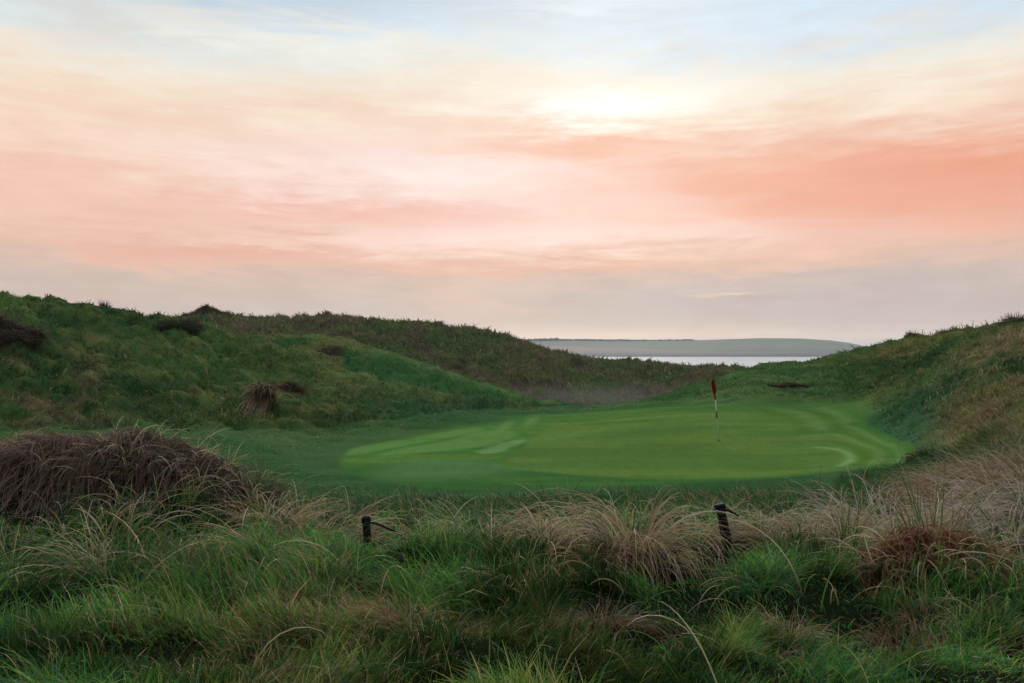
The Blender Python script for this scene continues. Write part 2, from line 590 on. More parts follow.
T_PALE, T_LIGHT, T_DEW, T_YEL, T_DEEP = np.array([(0.135, 0.240, 0.085), (0.096, 0.190, 0.052), (0.090, 0.180, 0.072), (0.098, 0.185, 0.034), (0.046, 0.122, 0.018)])
LANES = [(outline(p), t, a, w) for p, t, a, w in [
    ([(338, 453), (348, 449), (400, 440), (450, 431), (480, 427), (486, 430), (440, 440), (400, 446), (345, 457)], T_LIGHT, 0.75, 0.22),
    ([(405, 448), (450, 440), (478, 431), (505, 430), (521, 433), (505, 442), (470, 449), (400, 455), (372, 456)], T_LIGHT, 0.8, 0.22),
    ([(470, 453), (500, 443), (524, 438), (528, 441), (510, 448), (495, 454)], T_PALE, 0.7, 0.2),
    ([(340, 459), (400, 455), (500, 454), (505, 459), (430, 461), (348, 464)], T_YEL, 0.45, 0.25),
    ([(374, 473), (402, 461), (440, 459), (480, 461), (505, 466), (520, 470), (470, 478), (420, 481), (385, 478)], T_DEW, 0.5, 0.9),
    ([(494, 430), (504, 421), (513, 419), (516, 422), (506, 431)], T_PALE, 0.5, 0.3),
    ([(519, 427), (528, 418), (537, 416), (540, 418), (530, 427)], T_PALE, 0.4, 0.3),
]]
RINGS = [(path(p), t, a, w) for p, t, a, w in [
    ([(818, 447), (838, 449), (848, 453), (852, 458), (849, 463), (840, 466)], T_PALE * 1.2, 0.95, 0.16),
    ([(800, 438), (828, 433), (845, 437), (872, 447), (884, 455), (872, 464)], T_PALE * 0.9, 0.6, 0.18),
    ([(816, 430), (850, 425), (880, 440), (906, 453), (897, 463)], T_PALE * 0.95, 0.7, 0.18),
    ([(786, 411), (804, 413), (816, 421), (826, 430)], T_PALE * 0.85, 0.6, 0.45),
    ([(804, 410), (822, 414), (834, 422), (838, 430)], T_DEEP * 0.85, 0.85, 0.4),
    ([(822, 408), (838, 412), (850, 421)], T_PALE * 0.8, 0.6, 0.4),
    ([(838, 407), (852, 412), (860, 419)], T_DEEP * 0.9, 0.6, 0.4),
    ([(766, 411), (786, 416), (800, 424), (804, 433)], T_DEEP, 0.6, 0.45),
    ([(806, 441), (834, 441), (860, 449), (867, 457), (856, 465)], T_DEEP, 0.75, 0.2),
    ([(834, 431), (862, 437), (890, 450), (889, 458)], T_DEEP, 0.75, 0.2),
    ([(858, 426), (886, 438), (914, 453), (906, 463)], T_DEEP * 0.9, 0.7, 0.2),
    ([(740, 474), (790, 472), (840, 466)], T_PALE * 0.8, 0.4, 0.12),
    ([(560, 424), (640, 418), (740, 414)], T_LIGHT * 1.15, 0.5, 0.6),
    ([(540, 440), (600, 430), (700, 424), (780, 424)], T_LIGHT * 1.2, 0.35, 0.9),
]]


def zone(x, y):
    """0 ground, 1 left dune, 2 middle spur, 3 far ridge, 4 right dune"""
    d = np.maximum(y, 0.01)
    front = y > 0.35 * np.abs(x)
    px = np.clip(512 + F * x / d, -3000, 4000)
    r = np.hypot(x, y)
    bA = np.interp(px, [-200, 0, 200, 300, 400, 500, 540], [24, 25, 29, 33, 38, 47, 56])
    kA = np.interp(px, [0, 220, 260, 330, 540], [66, 66, 61, 58, 57])
    bF = np.interp(px, [640, 700, 800, 850, 880, 900, 950, 1024, 1224], [47, 44, 41, 39.5, 31, 25.5, 20, 14, 11])
    z = np.zeros(x.shape, int)
    z[(d > 84) & (r < 240)] = 3
    z[(px < 300) & (d > 66) & (r < 240)] = 3
    z[(px > 250) & (px < 580) & (d > 57) & (d <= 84)] = 2
    z[(px < 540) & (d > bA) & (d <= kA)] = 1
    z[(px > 640) & (d > bF) & (d <= 70)] = 4
    z[~front] = 0
    return z, px, d


HUMMOCKS = [(264, 35.5, 0.75, 0.6), (292, 42, 0.6, 0.6), (6, 40, 1.0, 1.6), (204, 128, 1.0, 2.8), (222, 127, 0.5, 3.0), (180, 52, 0.5, 1.0), (925, 19.5, 0.3, 0.5), (925, 5.95, 0.16, 0.36), (985, 6.2, 0.08, 0.4), (60, 9.0, 0.03, 0.3), (150, 9.1, 0.05, 0.32), (225, 9.1, 0.08, 0.3)]


def full_z(x, y, sdm):
    r = np.hypot(x, y)
    z = base_z(x, y)
    zn, px, d = zone(x, y)
    rough = sst(0.0, 1.5, sdm) 
    fade = rough * (1 - sst(300, 420, r))
    near = 1 - sst(11, 16, r)
    mid = sst(12, 24, r) * (1 - sst(85, 110, r))
    far = sst(82, 105, r)
    low = np.where(zn == 0, 0.22, sst(24, 40, r) * 0.6 + 0.4)
    soft = np.where(zn == 2, 0.45, np.where(zn == 4, 0.32 + 0.5 * sst(830, 940, px), 0.85))
    dome = lambda s, sdd: 1 - np.clip(cells(x / s, y / s, sdd), 0, 1) ** 1.2
    h = near * (0.36 * (fbm(x / 1.0, y / 1.0, 3) - 0.5) + 0.13 * (dome(0.6, 5) - 0.5))
    h = h + mid * low * (soft * (1.2 * (fbm(x / 4.5, y / 4.5, 21, 4) - 0.5) + 1.25 * (dome(1.9, 23) - 0.55) * fbm(x / 6, y / 6, 29) * 1.6 + 0.45 * (dome(0.85, 27) - 0.5)))
    h = h + far * (1.8 * (fbm(x / 7, y / 7, 41, 4) - 0.5) + 1.5 * (dome(3.4, 43) - 0.5) + 0.7 * (dome(1.5, 47) - 0.5))
    # mown turf keeps only very soft swells
    h = h * fade + (1 - rough) * 0.05 * (fbm(x / 5, y / 5, 61, 2) - 0.5)
    # hummocks under the biggest tussocks
    for hx, hd, hh, hr in HUMMOCKS:
        q2 = ((x - (hx - 512) / F * hd) / hr) ** 2 + ((y - hd) / hr) ** 2
        h = h + hh * np.exp(-q2)
    return z + h


def patchy(n, lo, hi):
    return sst(lo, hi, n)


C = lambda *v: np.array(v, float)
G_DARK, G_MID, G_LIGHT = C(0.027, 0.062, 0.020), C(0.050, 0.102, 0.029), C(0.092, 0.135, 0.040)
G_BLUE = C(0.034, 0.092, 0.042)
OLIVE, TAN, BROWN, UMBER = C(0.120, 0.118, 0.040), C(0.22, 0.165, 0.09), C(0.115, 0.085, 0.05), C(0.045, 0.033, 0.026)
HEATH, HEATH2 = C(0.088, 0.068, 0.052), C(0.088, 0.096, 0.040)


def turf_colour(x, y, sdm, sdp):
    zn, px, d = zone(x, y)
    r = np.hypot(x, y)
    a = fbm(x / 7, y / 7, 101, 4)
    b = fbm(x / 2.2, y / 2.2, 111, 4)
    c = fbm(x / 0.8, y / 0.8, 121, 3)
    e = fbm(x / 12 + 9, y / 9, 131, 3)
    col = mixc(mixc(np.broadcast_to(G_DARK, x.shape + (3,)), G_MID, patchy(a, 0.3, 0.65)), G_LIGHT, patchy(b, 0.5, 0.75) * 0.7)
    col = mixc(col, OLIVE, patchy(e * 0.6 + b * 0.4, 0.53, 0.70) * 0.6)
    col = mixc(col, BROWN, patchy(c * 0.5 + b * 0.5, 0.60, 0.74) * 0.5)
    # light on the drier tussock tops put into the colour, paler than the hollows
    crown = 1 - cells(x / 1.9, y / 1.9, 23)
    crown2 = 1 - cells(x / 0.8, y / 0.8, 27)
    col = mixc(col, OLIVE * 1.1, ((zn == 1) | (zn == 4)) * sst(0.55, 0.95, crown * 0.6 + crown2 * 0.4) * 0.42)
    rim = np.exp(-((px - 400) / 130) ** 2 - ((d - np.interp(px, [250, 300, 400, 450, 520], [56, 53, 49, 49, 51])) / 4.0) ** 2) * (zn == 1)
    col = mixc(col, C(0.110, 0.150, 0.050), rim * 0.85)  # lit crest of the left dune painted as a paler band
    # left dune: browner at its far left foot
    k = ((zn == 1) * (1 - sst(60, 170, px)) * (1 - sst(34, 44, d)))
    col = mixc(col, BROWN, k * patchy(b, 0.35, 0.6) * 0.8)
    # blue-green long grass along the feet of the dunes
    k = np.exp(-((px - 460) / 90) ** 2 - ((d - 41) / 7) ** 2) + 1.1 * np.exp(-((px - 905) / 60) ** 2 - ((d - 28) / 7) ** 2) + 0.8 * np.exp(-((px - 500) / 60) ** 2 - ((d - 62) / 7) ** 2)
    col = mixc(col, G_BLUE * (0.75 + 0.6 * c[..., None]), np.clip(k, 0, 1) * 0.85)
    # middle spur: short deep green grass with a paler back, olive shoulder
    deep = mixc(np.broadcast_to(C(0.026, 0.080, 0.026), x.shape + (3,)), C(0.040, 0.108, 0.034), patchy(b, 0.4, 0.65))
    col = mixc(col, deep, (zn == 2) * 0.9)
    back2 = (zn == 2) * np.exp(-((d - np.interp(px, [270, 400, 450, 512, 560], [71, 69.5, 68, 66, 62])) / 2.2) ** 2)
    col = mixc(col, C(0.090, 0.150, 0.050), back2 * 0.8)
    k = (zn == 2) * (1 - sst(340, 390, px)) * patchy(b, 0.38, 0.6)
    col = mixc(col, C(0.115, 0.105, 0.04), k * 0.7)
    # far ridge: heath
    h = mixc(mixc(np.broadcast_to(HEATH2, x.shape + (3,)), HEATH, patchy(b, 0.5, 0.7) * 0.7), G_MID * 0.9, patchy(a, 0.48, 0.66) * 0.75)
    h = mixc(h, UMBER * 1.2, patchy(fbm(x / 3, y / 3, 151), 0.55, 0.7) * 0.6)
    col = np.where((zn == 3)[..., None], h, col)
    # right dune: brown shoulder towards the right
    k = (zn == 4) * sst(915, 985, px - (d - 30) * 2.2) * (1 - sst(44, 54, d))
    col = mixc(col, mixc(np.broadcast_to(TAN * 0.72, x.shape + (3,)), OLIVE, patchy(c, 0.45, 0.6)), k * patchy(a * 0.5 + b * 0.5, 0.36, 0.56) * 0.85)
    # rough around the green
    rag = 5.0 * (b - 0.5) + 3.0 * (c - 0.5)
    bA = np.interp(px, [-200, 0, 200, 300, 400, 500, 560, 600], [24, 25, 29, 33, 38, 47, 60, 90])
    bF = np.interp(px, [640, 700, 800, 850, 880, 900, 950, 1024, 1224], [90, 44, 41, 36, 30, 25, 20, 14, 11])
    k = sst(-1.5, 1.5, np.minimum(bA, bF) - d + rag) * (zn != 3) * (r > 14) * (r < 75) * (y > 0)
    flat = mixc(np.broadcast_to(C(0.030, 0.076, 0.028), x.shape + (3,)), C(0.044, 0.096, 0.038), patchy(b, 0.35, 0.65))
    flat = mixc(flat, G_MID, patchy(e, 0.5, 0.7) * 0.4)
    col = mixc(col, flat, k * 0.85)
    # smooth grassy bank rising behind the green
    lush = mixc(np.broadcast_to(C(0.042, 0.098, 0.030), x.shape + (3,)), C(0.075, 0.135, 0.042), patchy(fbm(x / 4, y / 1.2, 161, 3), 0.4, 0.62))
    col = mixc(col, lush, ((zn == 4) | (zn == 0)) * sst(34, 38, d) * sst(560, 620, px) * (1 - sst(790, 880, px)) * (d < 75) * 0.8)
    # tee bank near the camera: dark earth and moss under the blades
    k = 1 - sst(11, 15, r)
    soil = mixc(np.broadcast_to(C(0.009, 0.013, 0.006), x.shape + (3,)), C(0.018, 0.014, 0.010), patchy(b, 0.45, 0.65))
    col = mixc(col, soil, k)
    # mown turf, apron then putting surface
    wob = 0.5 * (fbm(x / 2.5, y / 2.5, 171, 3) - 0.5)
    mw = 0.18 + 1.1 * sst(31, 38, y)
    m = 1 - sst(-mw, mw, sdm + wob * (0.5 + mw))
    apron = mixc(np.broadcast_to(C(0.052, 0.128, 0.030), x.shape + (3,)), C(0.068, 0.150, 0.034), patchy(a, 0.35, 0.65))
    streak = fbm(x / 3.5, y / 0.7, 191, 3)
    apron = apron * (0.85 + 0.3 * streak[..., None])
    front = (1 - sst(22.3, 25.0, y)) * sst(0.1, 0.5, sdp)
    apron = mixc(apron, C(0.030, 0.088, 0.026), front * 0.75 * sst(0.3, 0.6, streak + 0.15))
    # lanes cut in different directions: pale where the blades lean away
    near_green = (x > -12) & (x < 18) & (y > 14) & (y < 60)
    for poly, tone, amt, soft in LANES:
        sdl = np.full(x.shape, 9.0)
        sdl[near_green] = sdist(poly, x[near_green], y[near_green])
        apron = mixc(apron, tone * (0.9 + 0.2 * streak[..., None]), (1 - sst(-soft, soft, sdl + wob * 0.25)) * amt)
    for line, tone, amt, wd in RINGS:
        ln = np.full(x.shape, 9.0)
        ln[near_green] = ldist(line, x[near_green], y[near_green])
        apron = mixc(apron, tone, np.exp(-(ln / wd) ** 2) * amt * 0.75)
    edge = np.exp(-((sdp - 0.12 + wob * 0.5) / 0.10) ** 2) * (1 - sst(22, 23, y)) * 0.5
    apron = mixc(apron, C(0.10, 0.17, 0.06), edge * 0.6)
    col = mixc(col, apron, m)
    sw = 0.10 + 0.9 * (1 - sst(-3, 1, x))
    p = 1 - sst(-sw, sw, sdp + wob * sw * 1.5)
    green = mixc(np.broadcast_to(C(0.068, 0.128, 0.030), x.shape + (3,)), C(0.090, 0.154, 0.034), patchy(fbm(x / 4, y / 1.3, 181, 4), 0.35, 0.65))
    green = mixc(green, C(0.064, 0.135, 0.032), patchy(fbm(x / 9, y / 2.0, 187, 3), 0.45, 0.65) * 0.7)
    for line, tone, amt, wd in RINGS:
        ln = np.full(x.shape, 9.0)
        ln[near_green] = ldist(line, x[near_green], y[near_green])
        green = mixc(green, tone, np.exp(-(ln / wd) ** 2) * amt * 0.7)
    col = mixc(col, green, p)
    return col


def build_land():
    A, V = np.meshgrid(AL, VL, indexing='ij')
    R = np.exp(V)
    X, Yv = R * np.sin(A), R * np.cos(A)
    sdm = sd_of(MOWN, X, Yv)
    sdp = sd_of(PUTT, X, Yv)
    Zv = full_z(X, Yv, sdm)
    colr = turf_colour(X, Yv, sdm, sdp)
    P = np.stack([X, Yv, Zv + EYE], -1)
    ta = np.gradient(P, axis=0)
    tv = np.gradient(P, axis=1)
    N = np.cross(ta, tv)
    N /= np.linalg.norm(N, axis=-1, keepdims=True) + 1e-12
    N[N[..., 2] < 0] *= -1
    na, nv = len(AL), len(VL)
    idx = np.arange(na * nv).reshape(na, nv)
    q = np.stack([idx[:-1, :-1], idx[:-1, 1:], idx[1:, 1:], idx[1:, :-1]], -1).reshape(-1, 4)[:, ::-1]
    mid = lambda M: (M[:-1, :-1] + M[1:, 1:]).ravel() / 2
    mx, my = mid(X), mid(Yv)
    zn = zone(mx, my)[0]
    part = np.where(mid(sdp) < 0, 6, np.where(mid(sdm) < 0.1, 5, zn))
    names = {0: 'ground', 1: 'dune', 2: 'dune', 3: 'dune', 4: 'dune', 5: 'mown_apron', 6: 'putting_green'}
    co, nn, cc = P.reshape(-1, 3), N.reshape(-1, 3), colr.reshape(-1, 3)
    for k, name in names.items():
        qq = q[part == k]
        if not len(qq):
            continue
        used, inv = np.unique(qq.ravel(), return_inverse=True)
        # faces go up
        tag(raw_mesh(name, co[used], inv.reshape(-1, 4), TURF, cc[used], normals=nn[used]), kind='structure')
    # centre disc under the camera
    return Zv


LANDZ = build_land()


def land_z(x, y):
    x, y = np.asarray(x, float), np.asarray(y, float)
    r = np.clip(np.hypot(x, y), 0.8, 800)
    return interp_grid(LANDZ, AL, VL, np.arctan2(x, y), np.log(r)) + EYE


# ------------------------------------------------------------------ sea and far shore
SEA = EYE - 28.0


def m_water(T):
    p = T.new('ShaderNodeNewGeometry').outputs['Position']
    n = T.noise(T.scale(p, 0.05, 0.12, 1), 1.0, 5, 0.6)
    bp = bump(T, n, 0.03, 0.5)
    painted_gleam = T.new('ShaderNodeBsdfDiffuse')
    painted_gleam.inputs['Color'].default_value = (0.80, 0.80, 0.79, 1)  # pale diffuse colour stands in for sky reflected off the ripples
    gl = T.new('ShaderNodeBsdfGlossy')
    gl.inputs['Roughness'].default_value = 0.09
    T.put(gl.inputs['Normal'], bp)
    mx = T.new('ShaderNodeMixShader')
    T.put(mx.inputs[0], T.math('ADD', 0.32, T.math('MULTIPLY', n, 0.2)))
    T.put(mx.inputs[1], painted_gleam.outputs[0])
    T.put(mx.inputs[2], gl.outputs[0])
    return mx.outputs[0]


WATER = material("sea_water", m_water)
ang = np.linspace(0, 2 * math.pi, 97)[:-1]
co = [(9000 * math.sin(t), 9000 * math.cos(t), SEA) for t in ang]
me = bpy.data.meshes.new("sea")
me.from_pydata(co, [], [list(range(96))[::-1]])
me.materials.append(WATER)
o = bpy.data.objects.new("sea", me)
COL.objects.link(o)
tag(o, kind='structure')


def m_far(T):
    a = T.new('ShaderNodeAttribute', attribute_name='tint').outputs['Color']
    p = T.new('ShaderNodeNewGeometry').outputs['Position']
    n = T.noise(p, 0.02, 5, 0.6)
    c = T.mix(0.25, a, T.mix(n, (0.05, 0.07, 0.035), (0.2, 0.17, 0.12)))
    return principled(T, c, 0.9, 0.1)


FAR = material("far_fields", m_far)


def headland():
    pxs = np.linspace(-300, 905, 420)
    ds = np.concatenate([np.linspace(2740, 4200, 60), np.linspace(4260, 5400, 12)])
    PX, DD = np.meshgrid(pxs, ds, indexing='ij')
    x = (PX - 512) / F * DD
    crest = np.interp(PX, [-300, 300, 520, 560, 640, 700, 760, 800, 830, 850, 868, 885, 905], [338, 339, 341, 340, 340.5, 340, 338.2, 338.4, 340.3, 343, 347, 352, 358])
    zc = (HZ - crest) / F * 4200
    t = np.clip((DD - 2790) / (4200 - 2790), 0, 1)
    prof = 0.12 * sst(0, 0.06, t) + 0.88 * t ** 1.15
    z = np.where(DD < 4200, -28.6 + (zc + 28.6) * prof, zc - (zc + 30) * sst(4200, 5400, DD))
    z = np.where(DD < 2790, -30 + 1.4 * (DD - 2740) / 50, z)
    z = z + (fbm(x / 260, DD / 260, 7) - 0.5) * 6 * sst(0.05, 0.3, t) * (1 - 0.7 * sst(0.8, 1, t))
    # fields
    cx, cy = np.floor((x + 0.3 * DD) / 330), np.floor((DD - 0.15 * x) / 190)
    hsh = hash2(cx, cy, 5)
    grass, dark, fallow, sand = C(0.060, 0.125, 0.045), C(0.034, 0.075, 0.032), C(0.13, 0.09, 0.075), C(0.22, 0.15, 0.135)
    colr = mixc(np.broadcast_to(grass, x.shape + (3,)), dark, sst(0.3, 0.8, hsh))
    colr = mixc(colr, fallow, (hash2(cx, cy, 9) > 0.8) * 0.6)
    b = sst(0.62, 0.5, t + (PX - 560) / 420)
    colr = mixc(colr, sand, b * 0.9)
    colr = mixc(colr, C(0.10, 0.105, 0.12), sst(0.26, 0.1, t) * 0.85)
    n, m = x.shape
    idx = np.arange(n * m).reshape(n, m)
    q = np.stack([idx[:-1, :-1], idx[1:, :-1], idx[1:, 1:], idx[:-1, 1:]], -1).reshape(-1, 4)
    tag(raw_mesh("headland", np.stack([x, DD, z + EYE], -1).reshape(-1, 3), q, FAR, colr.reshape(-1, 3)), kind='structure')
    # dark line of far trees on the skyline
    r = np.random.default_rng(5)
    co, tri, cc = [], [], []
    for i in range(260):
        p = r.uniform(505, 615) if i < 200 else r.uniform(615, 700)
        d = r.uniform(4100, 4230)
        hgt = r.uniform(5, 11) * (1.25 if p < 560 else 0.7)
        w = r.uniform(7, 16)
        zc = (HZ - np.interp(p, [505, 520, 560, 640, 700], [341.4, 341, 340, 340.5, 340])) / F * 4200 + EYE - 2
        x0 = (p - 512) / F * d
        k = len(co)
        for s in range(5):
            for th in range(6):
                rr = w * (0.75, 1, 0.95, 0.65, 0.2)[s] * r.uniform(0.8, 1.2)
                co.append((x0 + rr * math.cos(th * 1.047), d + rr * math.sin(th * 1.047), zc + hgt * s / 4 * r.uniform(0.93, 1.07)))
                cc.append((0.03, 0.042, 0.03))
        for s in range(4):
            for th in range(6):
                a, b = k + s * 6 + th, k + s * 6 + (th + 1) % 6
                tri.append((a, b, b + 6, a + 6))
    tag(raw_mesh("treeline", np.array(co), np.array(tri), FAR, np.array(cc)), "dark line of distant trees along the headland skyline", kind='stuff')


headland()


# ------------------------------------------------------------------ grass
def blades(root, az, length, th0, bend, width, c0, c1, K=4, curl=None, r=rng, tip=0.15):
    """ribbons that lean, bow over and taper; returns vertices, quads, colours"""
    n = len(root)
    t = np.linspace(0, 1, K + 1)
    curl = np.zeros(n) if curl is None else curl
    th = th0[:, None] + bend[:, None] * t[None] ** 1.25
    aa = az[:, None] + curl[:, None] * t[None]
    h = np.stack([np.cos(aa), np.sin(aa), np.zeros_like(aa)], -1)
    d = h * np.sin(th)[..., None]
    d[..., 2] = np.cos(th)
    seg = length[:, None, None] / K * (d[:, :-1] + d[:, 1:]) / 2
    p = root[:, None, :] + np.concatenate([np.zeros((n, 1, 3)), np.cumsum(seg, 1)], 1)
    side = np.stack([-np.sin(aa), np.cos(aa), np.zeros_like(aa)], -1)
    nrm = h * np.cos(th)[..., None]
    nrm[..., 2] = -np.sin(th)
    ph = r.uniform(-1.1, 1.1, n)[:, None, None]
    s = side * np.cos(ph) + nrm * np.sin(ph)
    w = width[:, None] * (1 - (1 - tip) * t[None] ** 1.6) * 0.5
    v = np.stack([p - s * w[..., None], p + s * w[..., None]], 2)
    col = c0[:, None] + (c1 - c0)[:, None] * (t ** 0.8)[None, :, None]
    col = np.repeat(col[:, :, None], 2, 2)
    b = (np.arange(n) * (2 * (K + 1)))[:, None] + (np.arange(K) * 2)[None]
    q = np.stack([b, b + 1, b + 3, b + 2], -1).reshape(-1, 4)
    return v.reshape(-1, 3), q, col.reshape(-1, 3)


def drape(x, y, az, length, lift, width, c0, c1, K=6, curl=None, r=rng, end=0.0):
    """strands that lie over the ground like combed thatch"""
    n = len(x)
    t = np.linspace(0, 1, K + 1)
    curl = np.zeros(n) if curl is None else curl
    aa = az[:, None] + curl[:, None] * t[None]
    st = length[:, None] / K * np.ones(K + 1)[None]
    px = x[:, None] + np.concatenate([np.zeros((n, 1)), np.cumsum((np.cos(aa) * st)[:, :-1], 1)], 1)
    py = y[:, None] + np.concatenate([np.zeros((n, 1)), np.cumsum((np.sin(aa) * st)[:, :-1], 1)], 1)
    pz = land_z(px, py) + 0.01 + lift[:, None] * (np.sin(np.clip(t * 1.15 + 0.12, 0, 1) * math.pi)[None] ** 0.7 * (1 - end) + end * t[None])
    p = np.stack([px, py, pz], -1)
    s = np.stack([-np.sin(aa), np.cos(aa), r.uniform(-0.9, 0.9, n)[:, None] * np.ones_like(aa)], -1)
    w = width[:, None] * (1 - 0.8 * t[None] ** 1.5) * 0.5
    v = np.stack([p - s * w[..., None], p + s * w[..., None]], 2)
    col = np.repeat((c0[:, None] + (c1 - c0)[:, None] * t[None, :, None])[:, :, None], 2, 2)
    b = (np.arange(n) * (2 * (K + 1)))[:, None] + (np.arange(K) * 2)[None]
    q = np.stack([b, b + 1, b + 3, b + 2], -1).reshape(-1, 4)
    return v.reshape(-1, 3), q, col.reshape(-1, 3)


def pick(r, n, palette, jit=0.25):
    """n colours drawn from (weight, colour) pairs with a little spread"""
    w = np.array([p[0] for p in palette], float)
    i = r.choice(len(palette), n, p=w / w.sum())
    c = np.array([p[1] for p in palette], float)[i]
    return c * (1 + r.uniform(-jit, jit, (n, 1))) * (1 + r.uniform(-0.08, 0.08, (n, 3)))


def joined(name, packs, loc=(0, 0, 0), parent=None, local=False):
    off, V, Q, CC = 0, [], [], []
    for v, q, c in packs:
        V.append(v); Q.append(q + off); CC.append(c)
        off += len(v)
    V = np.concatenate(V)
    if local:
        V = V - np.array(parent.location)
    return raw_mesh(name, V, np.concatenate(Q), BLADE, np.concatenate(CC), smooth=True, parent=parent, loc=loc)


STRAW, PALE, SILVER = C(0.46, 0.36, 0.20), C(0.62, 0.55, 0.40), C(0.54, 0.49, 0.42)
RUST, RUST2, PLUM, PINKY = C(0.19, 0.092, 0.047), C(0.115, 0.066, 0.038), C(0.145, 0.088, 0.076), C(0.33, 0.215, 0.165)
BG1, BG2, BG3, BG4 = C(0.030, 0.090, 0.017), C(0.060, 0.145, 0.024), C(0.032, 0.092, 0.045), C(0.110, 0.145, 0.033)


POST_SPOTS = [((370 - 512) / F * 7.6, 7.6), ((736 - 512) / F * 7.0, 7.0)]


SMOTHERED = [(790, 4.5, 0.14, 0.12), (772, 4.2, 0.14, 0.12), (922, 4.85, 0.17, 0.13), (900, 4.55, 0.17, 0.13), (600, 4.55, 0.25, 0.13), (445, 4.8, 0.2, 0.12), (690, 4.4, 0.2, 0.1), (925, 5.85, 0.62, 0.34), (985, 6.1, 0.4, 0.25), (110, 9.0, 1.5, 0.6), (634, 5.95, 0.2, 0.2), (398, 4.7, 0.2, 0.14), (318, 4.95, 0.2, 0.14)]


def clear_of_posts(x, y):
    """the turf is trodden short round each post and on the camera's side of it"""
    k = np.ones(x.shape)
    for px, d, rx, ry in SMOTHERED:
        k = np.minimum(k, 1 - 0.9 * (1 - sst(0.7, 1.1, np.hypot((x - (px - 512) / F * d) / rx, (y - d) / ry))))
    for qx, qy in POST_SPOTS:
        k = np.minimum(k, 1 - 0.65 * np.exp(-((x - qx * y / qy) / 0.32) ** 2) * sst(qy - 2.2, qy - 0.9, y) * (1 - sst(qy + 0.1, qy + 0.5, y)))
    return k


def near_turf():
    r = np.random.default_rng(21)
    N = 380000
    a = r.uniform(-0.80, 0.80, N)
    rr = np.exp(r.uniform(math.log(2.4), math.log(15.5), N))
    x, y = rr * np.sin(a), rr * np.cos(a)
    tuft = fbm(x / 0.45, y / 0.45, 301, 3)
    patch = fbm(x / 1.6, y / 1.6, 311, 3)
    keep = r.random(N) < 0.36 + 1.0 * sst(0.38, 0.62, tuft)
    x, y, rr, tuft, patch = (k[keep] for k in (x, y, rr, tuft, patch))
    n = len(x)
    root = np.stack([x, y, land_z(x, y) - 0.01], -1)
    L = r.gamma(6, 1 / 6, n) * (0.04 + 0.16 * sst(0.36, 0.7, tuft)) * (0.8 + 0.55 * sst(4.6, 6.2, rr)) * (1 - 0.5 * sst(7.4, 9, rr)) * clear_of_posts(x, y)
    flow = fbm(x / 1.1, y / 1.1, 321, 2) * 9
    az = np.where(r.random(n) < 0.55, flow, r.uniform(0, 2 * math.pi, n))
    c0 = pick(r, n, [(4, BG1), (3.5, BG2), (3, BG3), (1.0, BG4), (0.15, RUST2)])
    moss = r.random(n) < sst(0.5, 0.64, fbm(x / 0.7, y / 0.7, 331, 3)) * (1 - sst(4.6, 6.2, rr)) * 0.7
    c0[moss] = pick(r, moss.sum(), [(3, BG4), (1, C(0.14, 0.130, 0.04)), (2, BG2), (0.3, STRAW * 0.6)])
    br = sst(0.62, 0.74, patch) * 0.22 + 0.01
    tone = fbm(x / 0.55, y / 0.55, 341, 2)[:, None]
    c0 = c0 * (0.45 + 1.05 * sst(0.3, 0.7, tone))
    dead = r.random(n) < br
    c0[dead] = pick(r, dead.sum(), [(1, RUST), (1, RUST2), (2, BROWN), (3, STRAW * 0.6)])
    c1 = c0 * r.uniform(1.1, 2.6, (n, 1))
    yl = r.random(n) < 0.05
    c1[yl] = STRAW
    w = 0.0038 + 0.0007 * rr * r.uniform(0.7, 1.3, n)
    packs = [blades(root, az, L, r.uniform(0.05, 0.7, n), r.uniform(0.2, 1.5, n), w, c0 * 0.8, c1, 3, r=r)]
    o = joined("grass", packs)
    tag(o, "dark green tufted turf covering the bank in front of the golf green", kind='stuff')


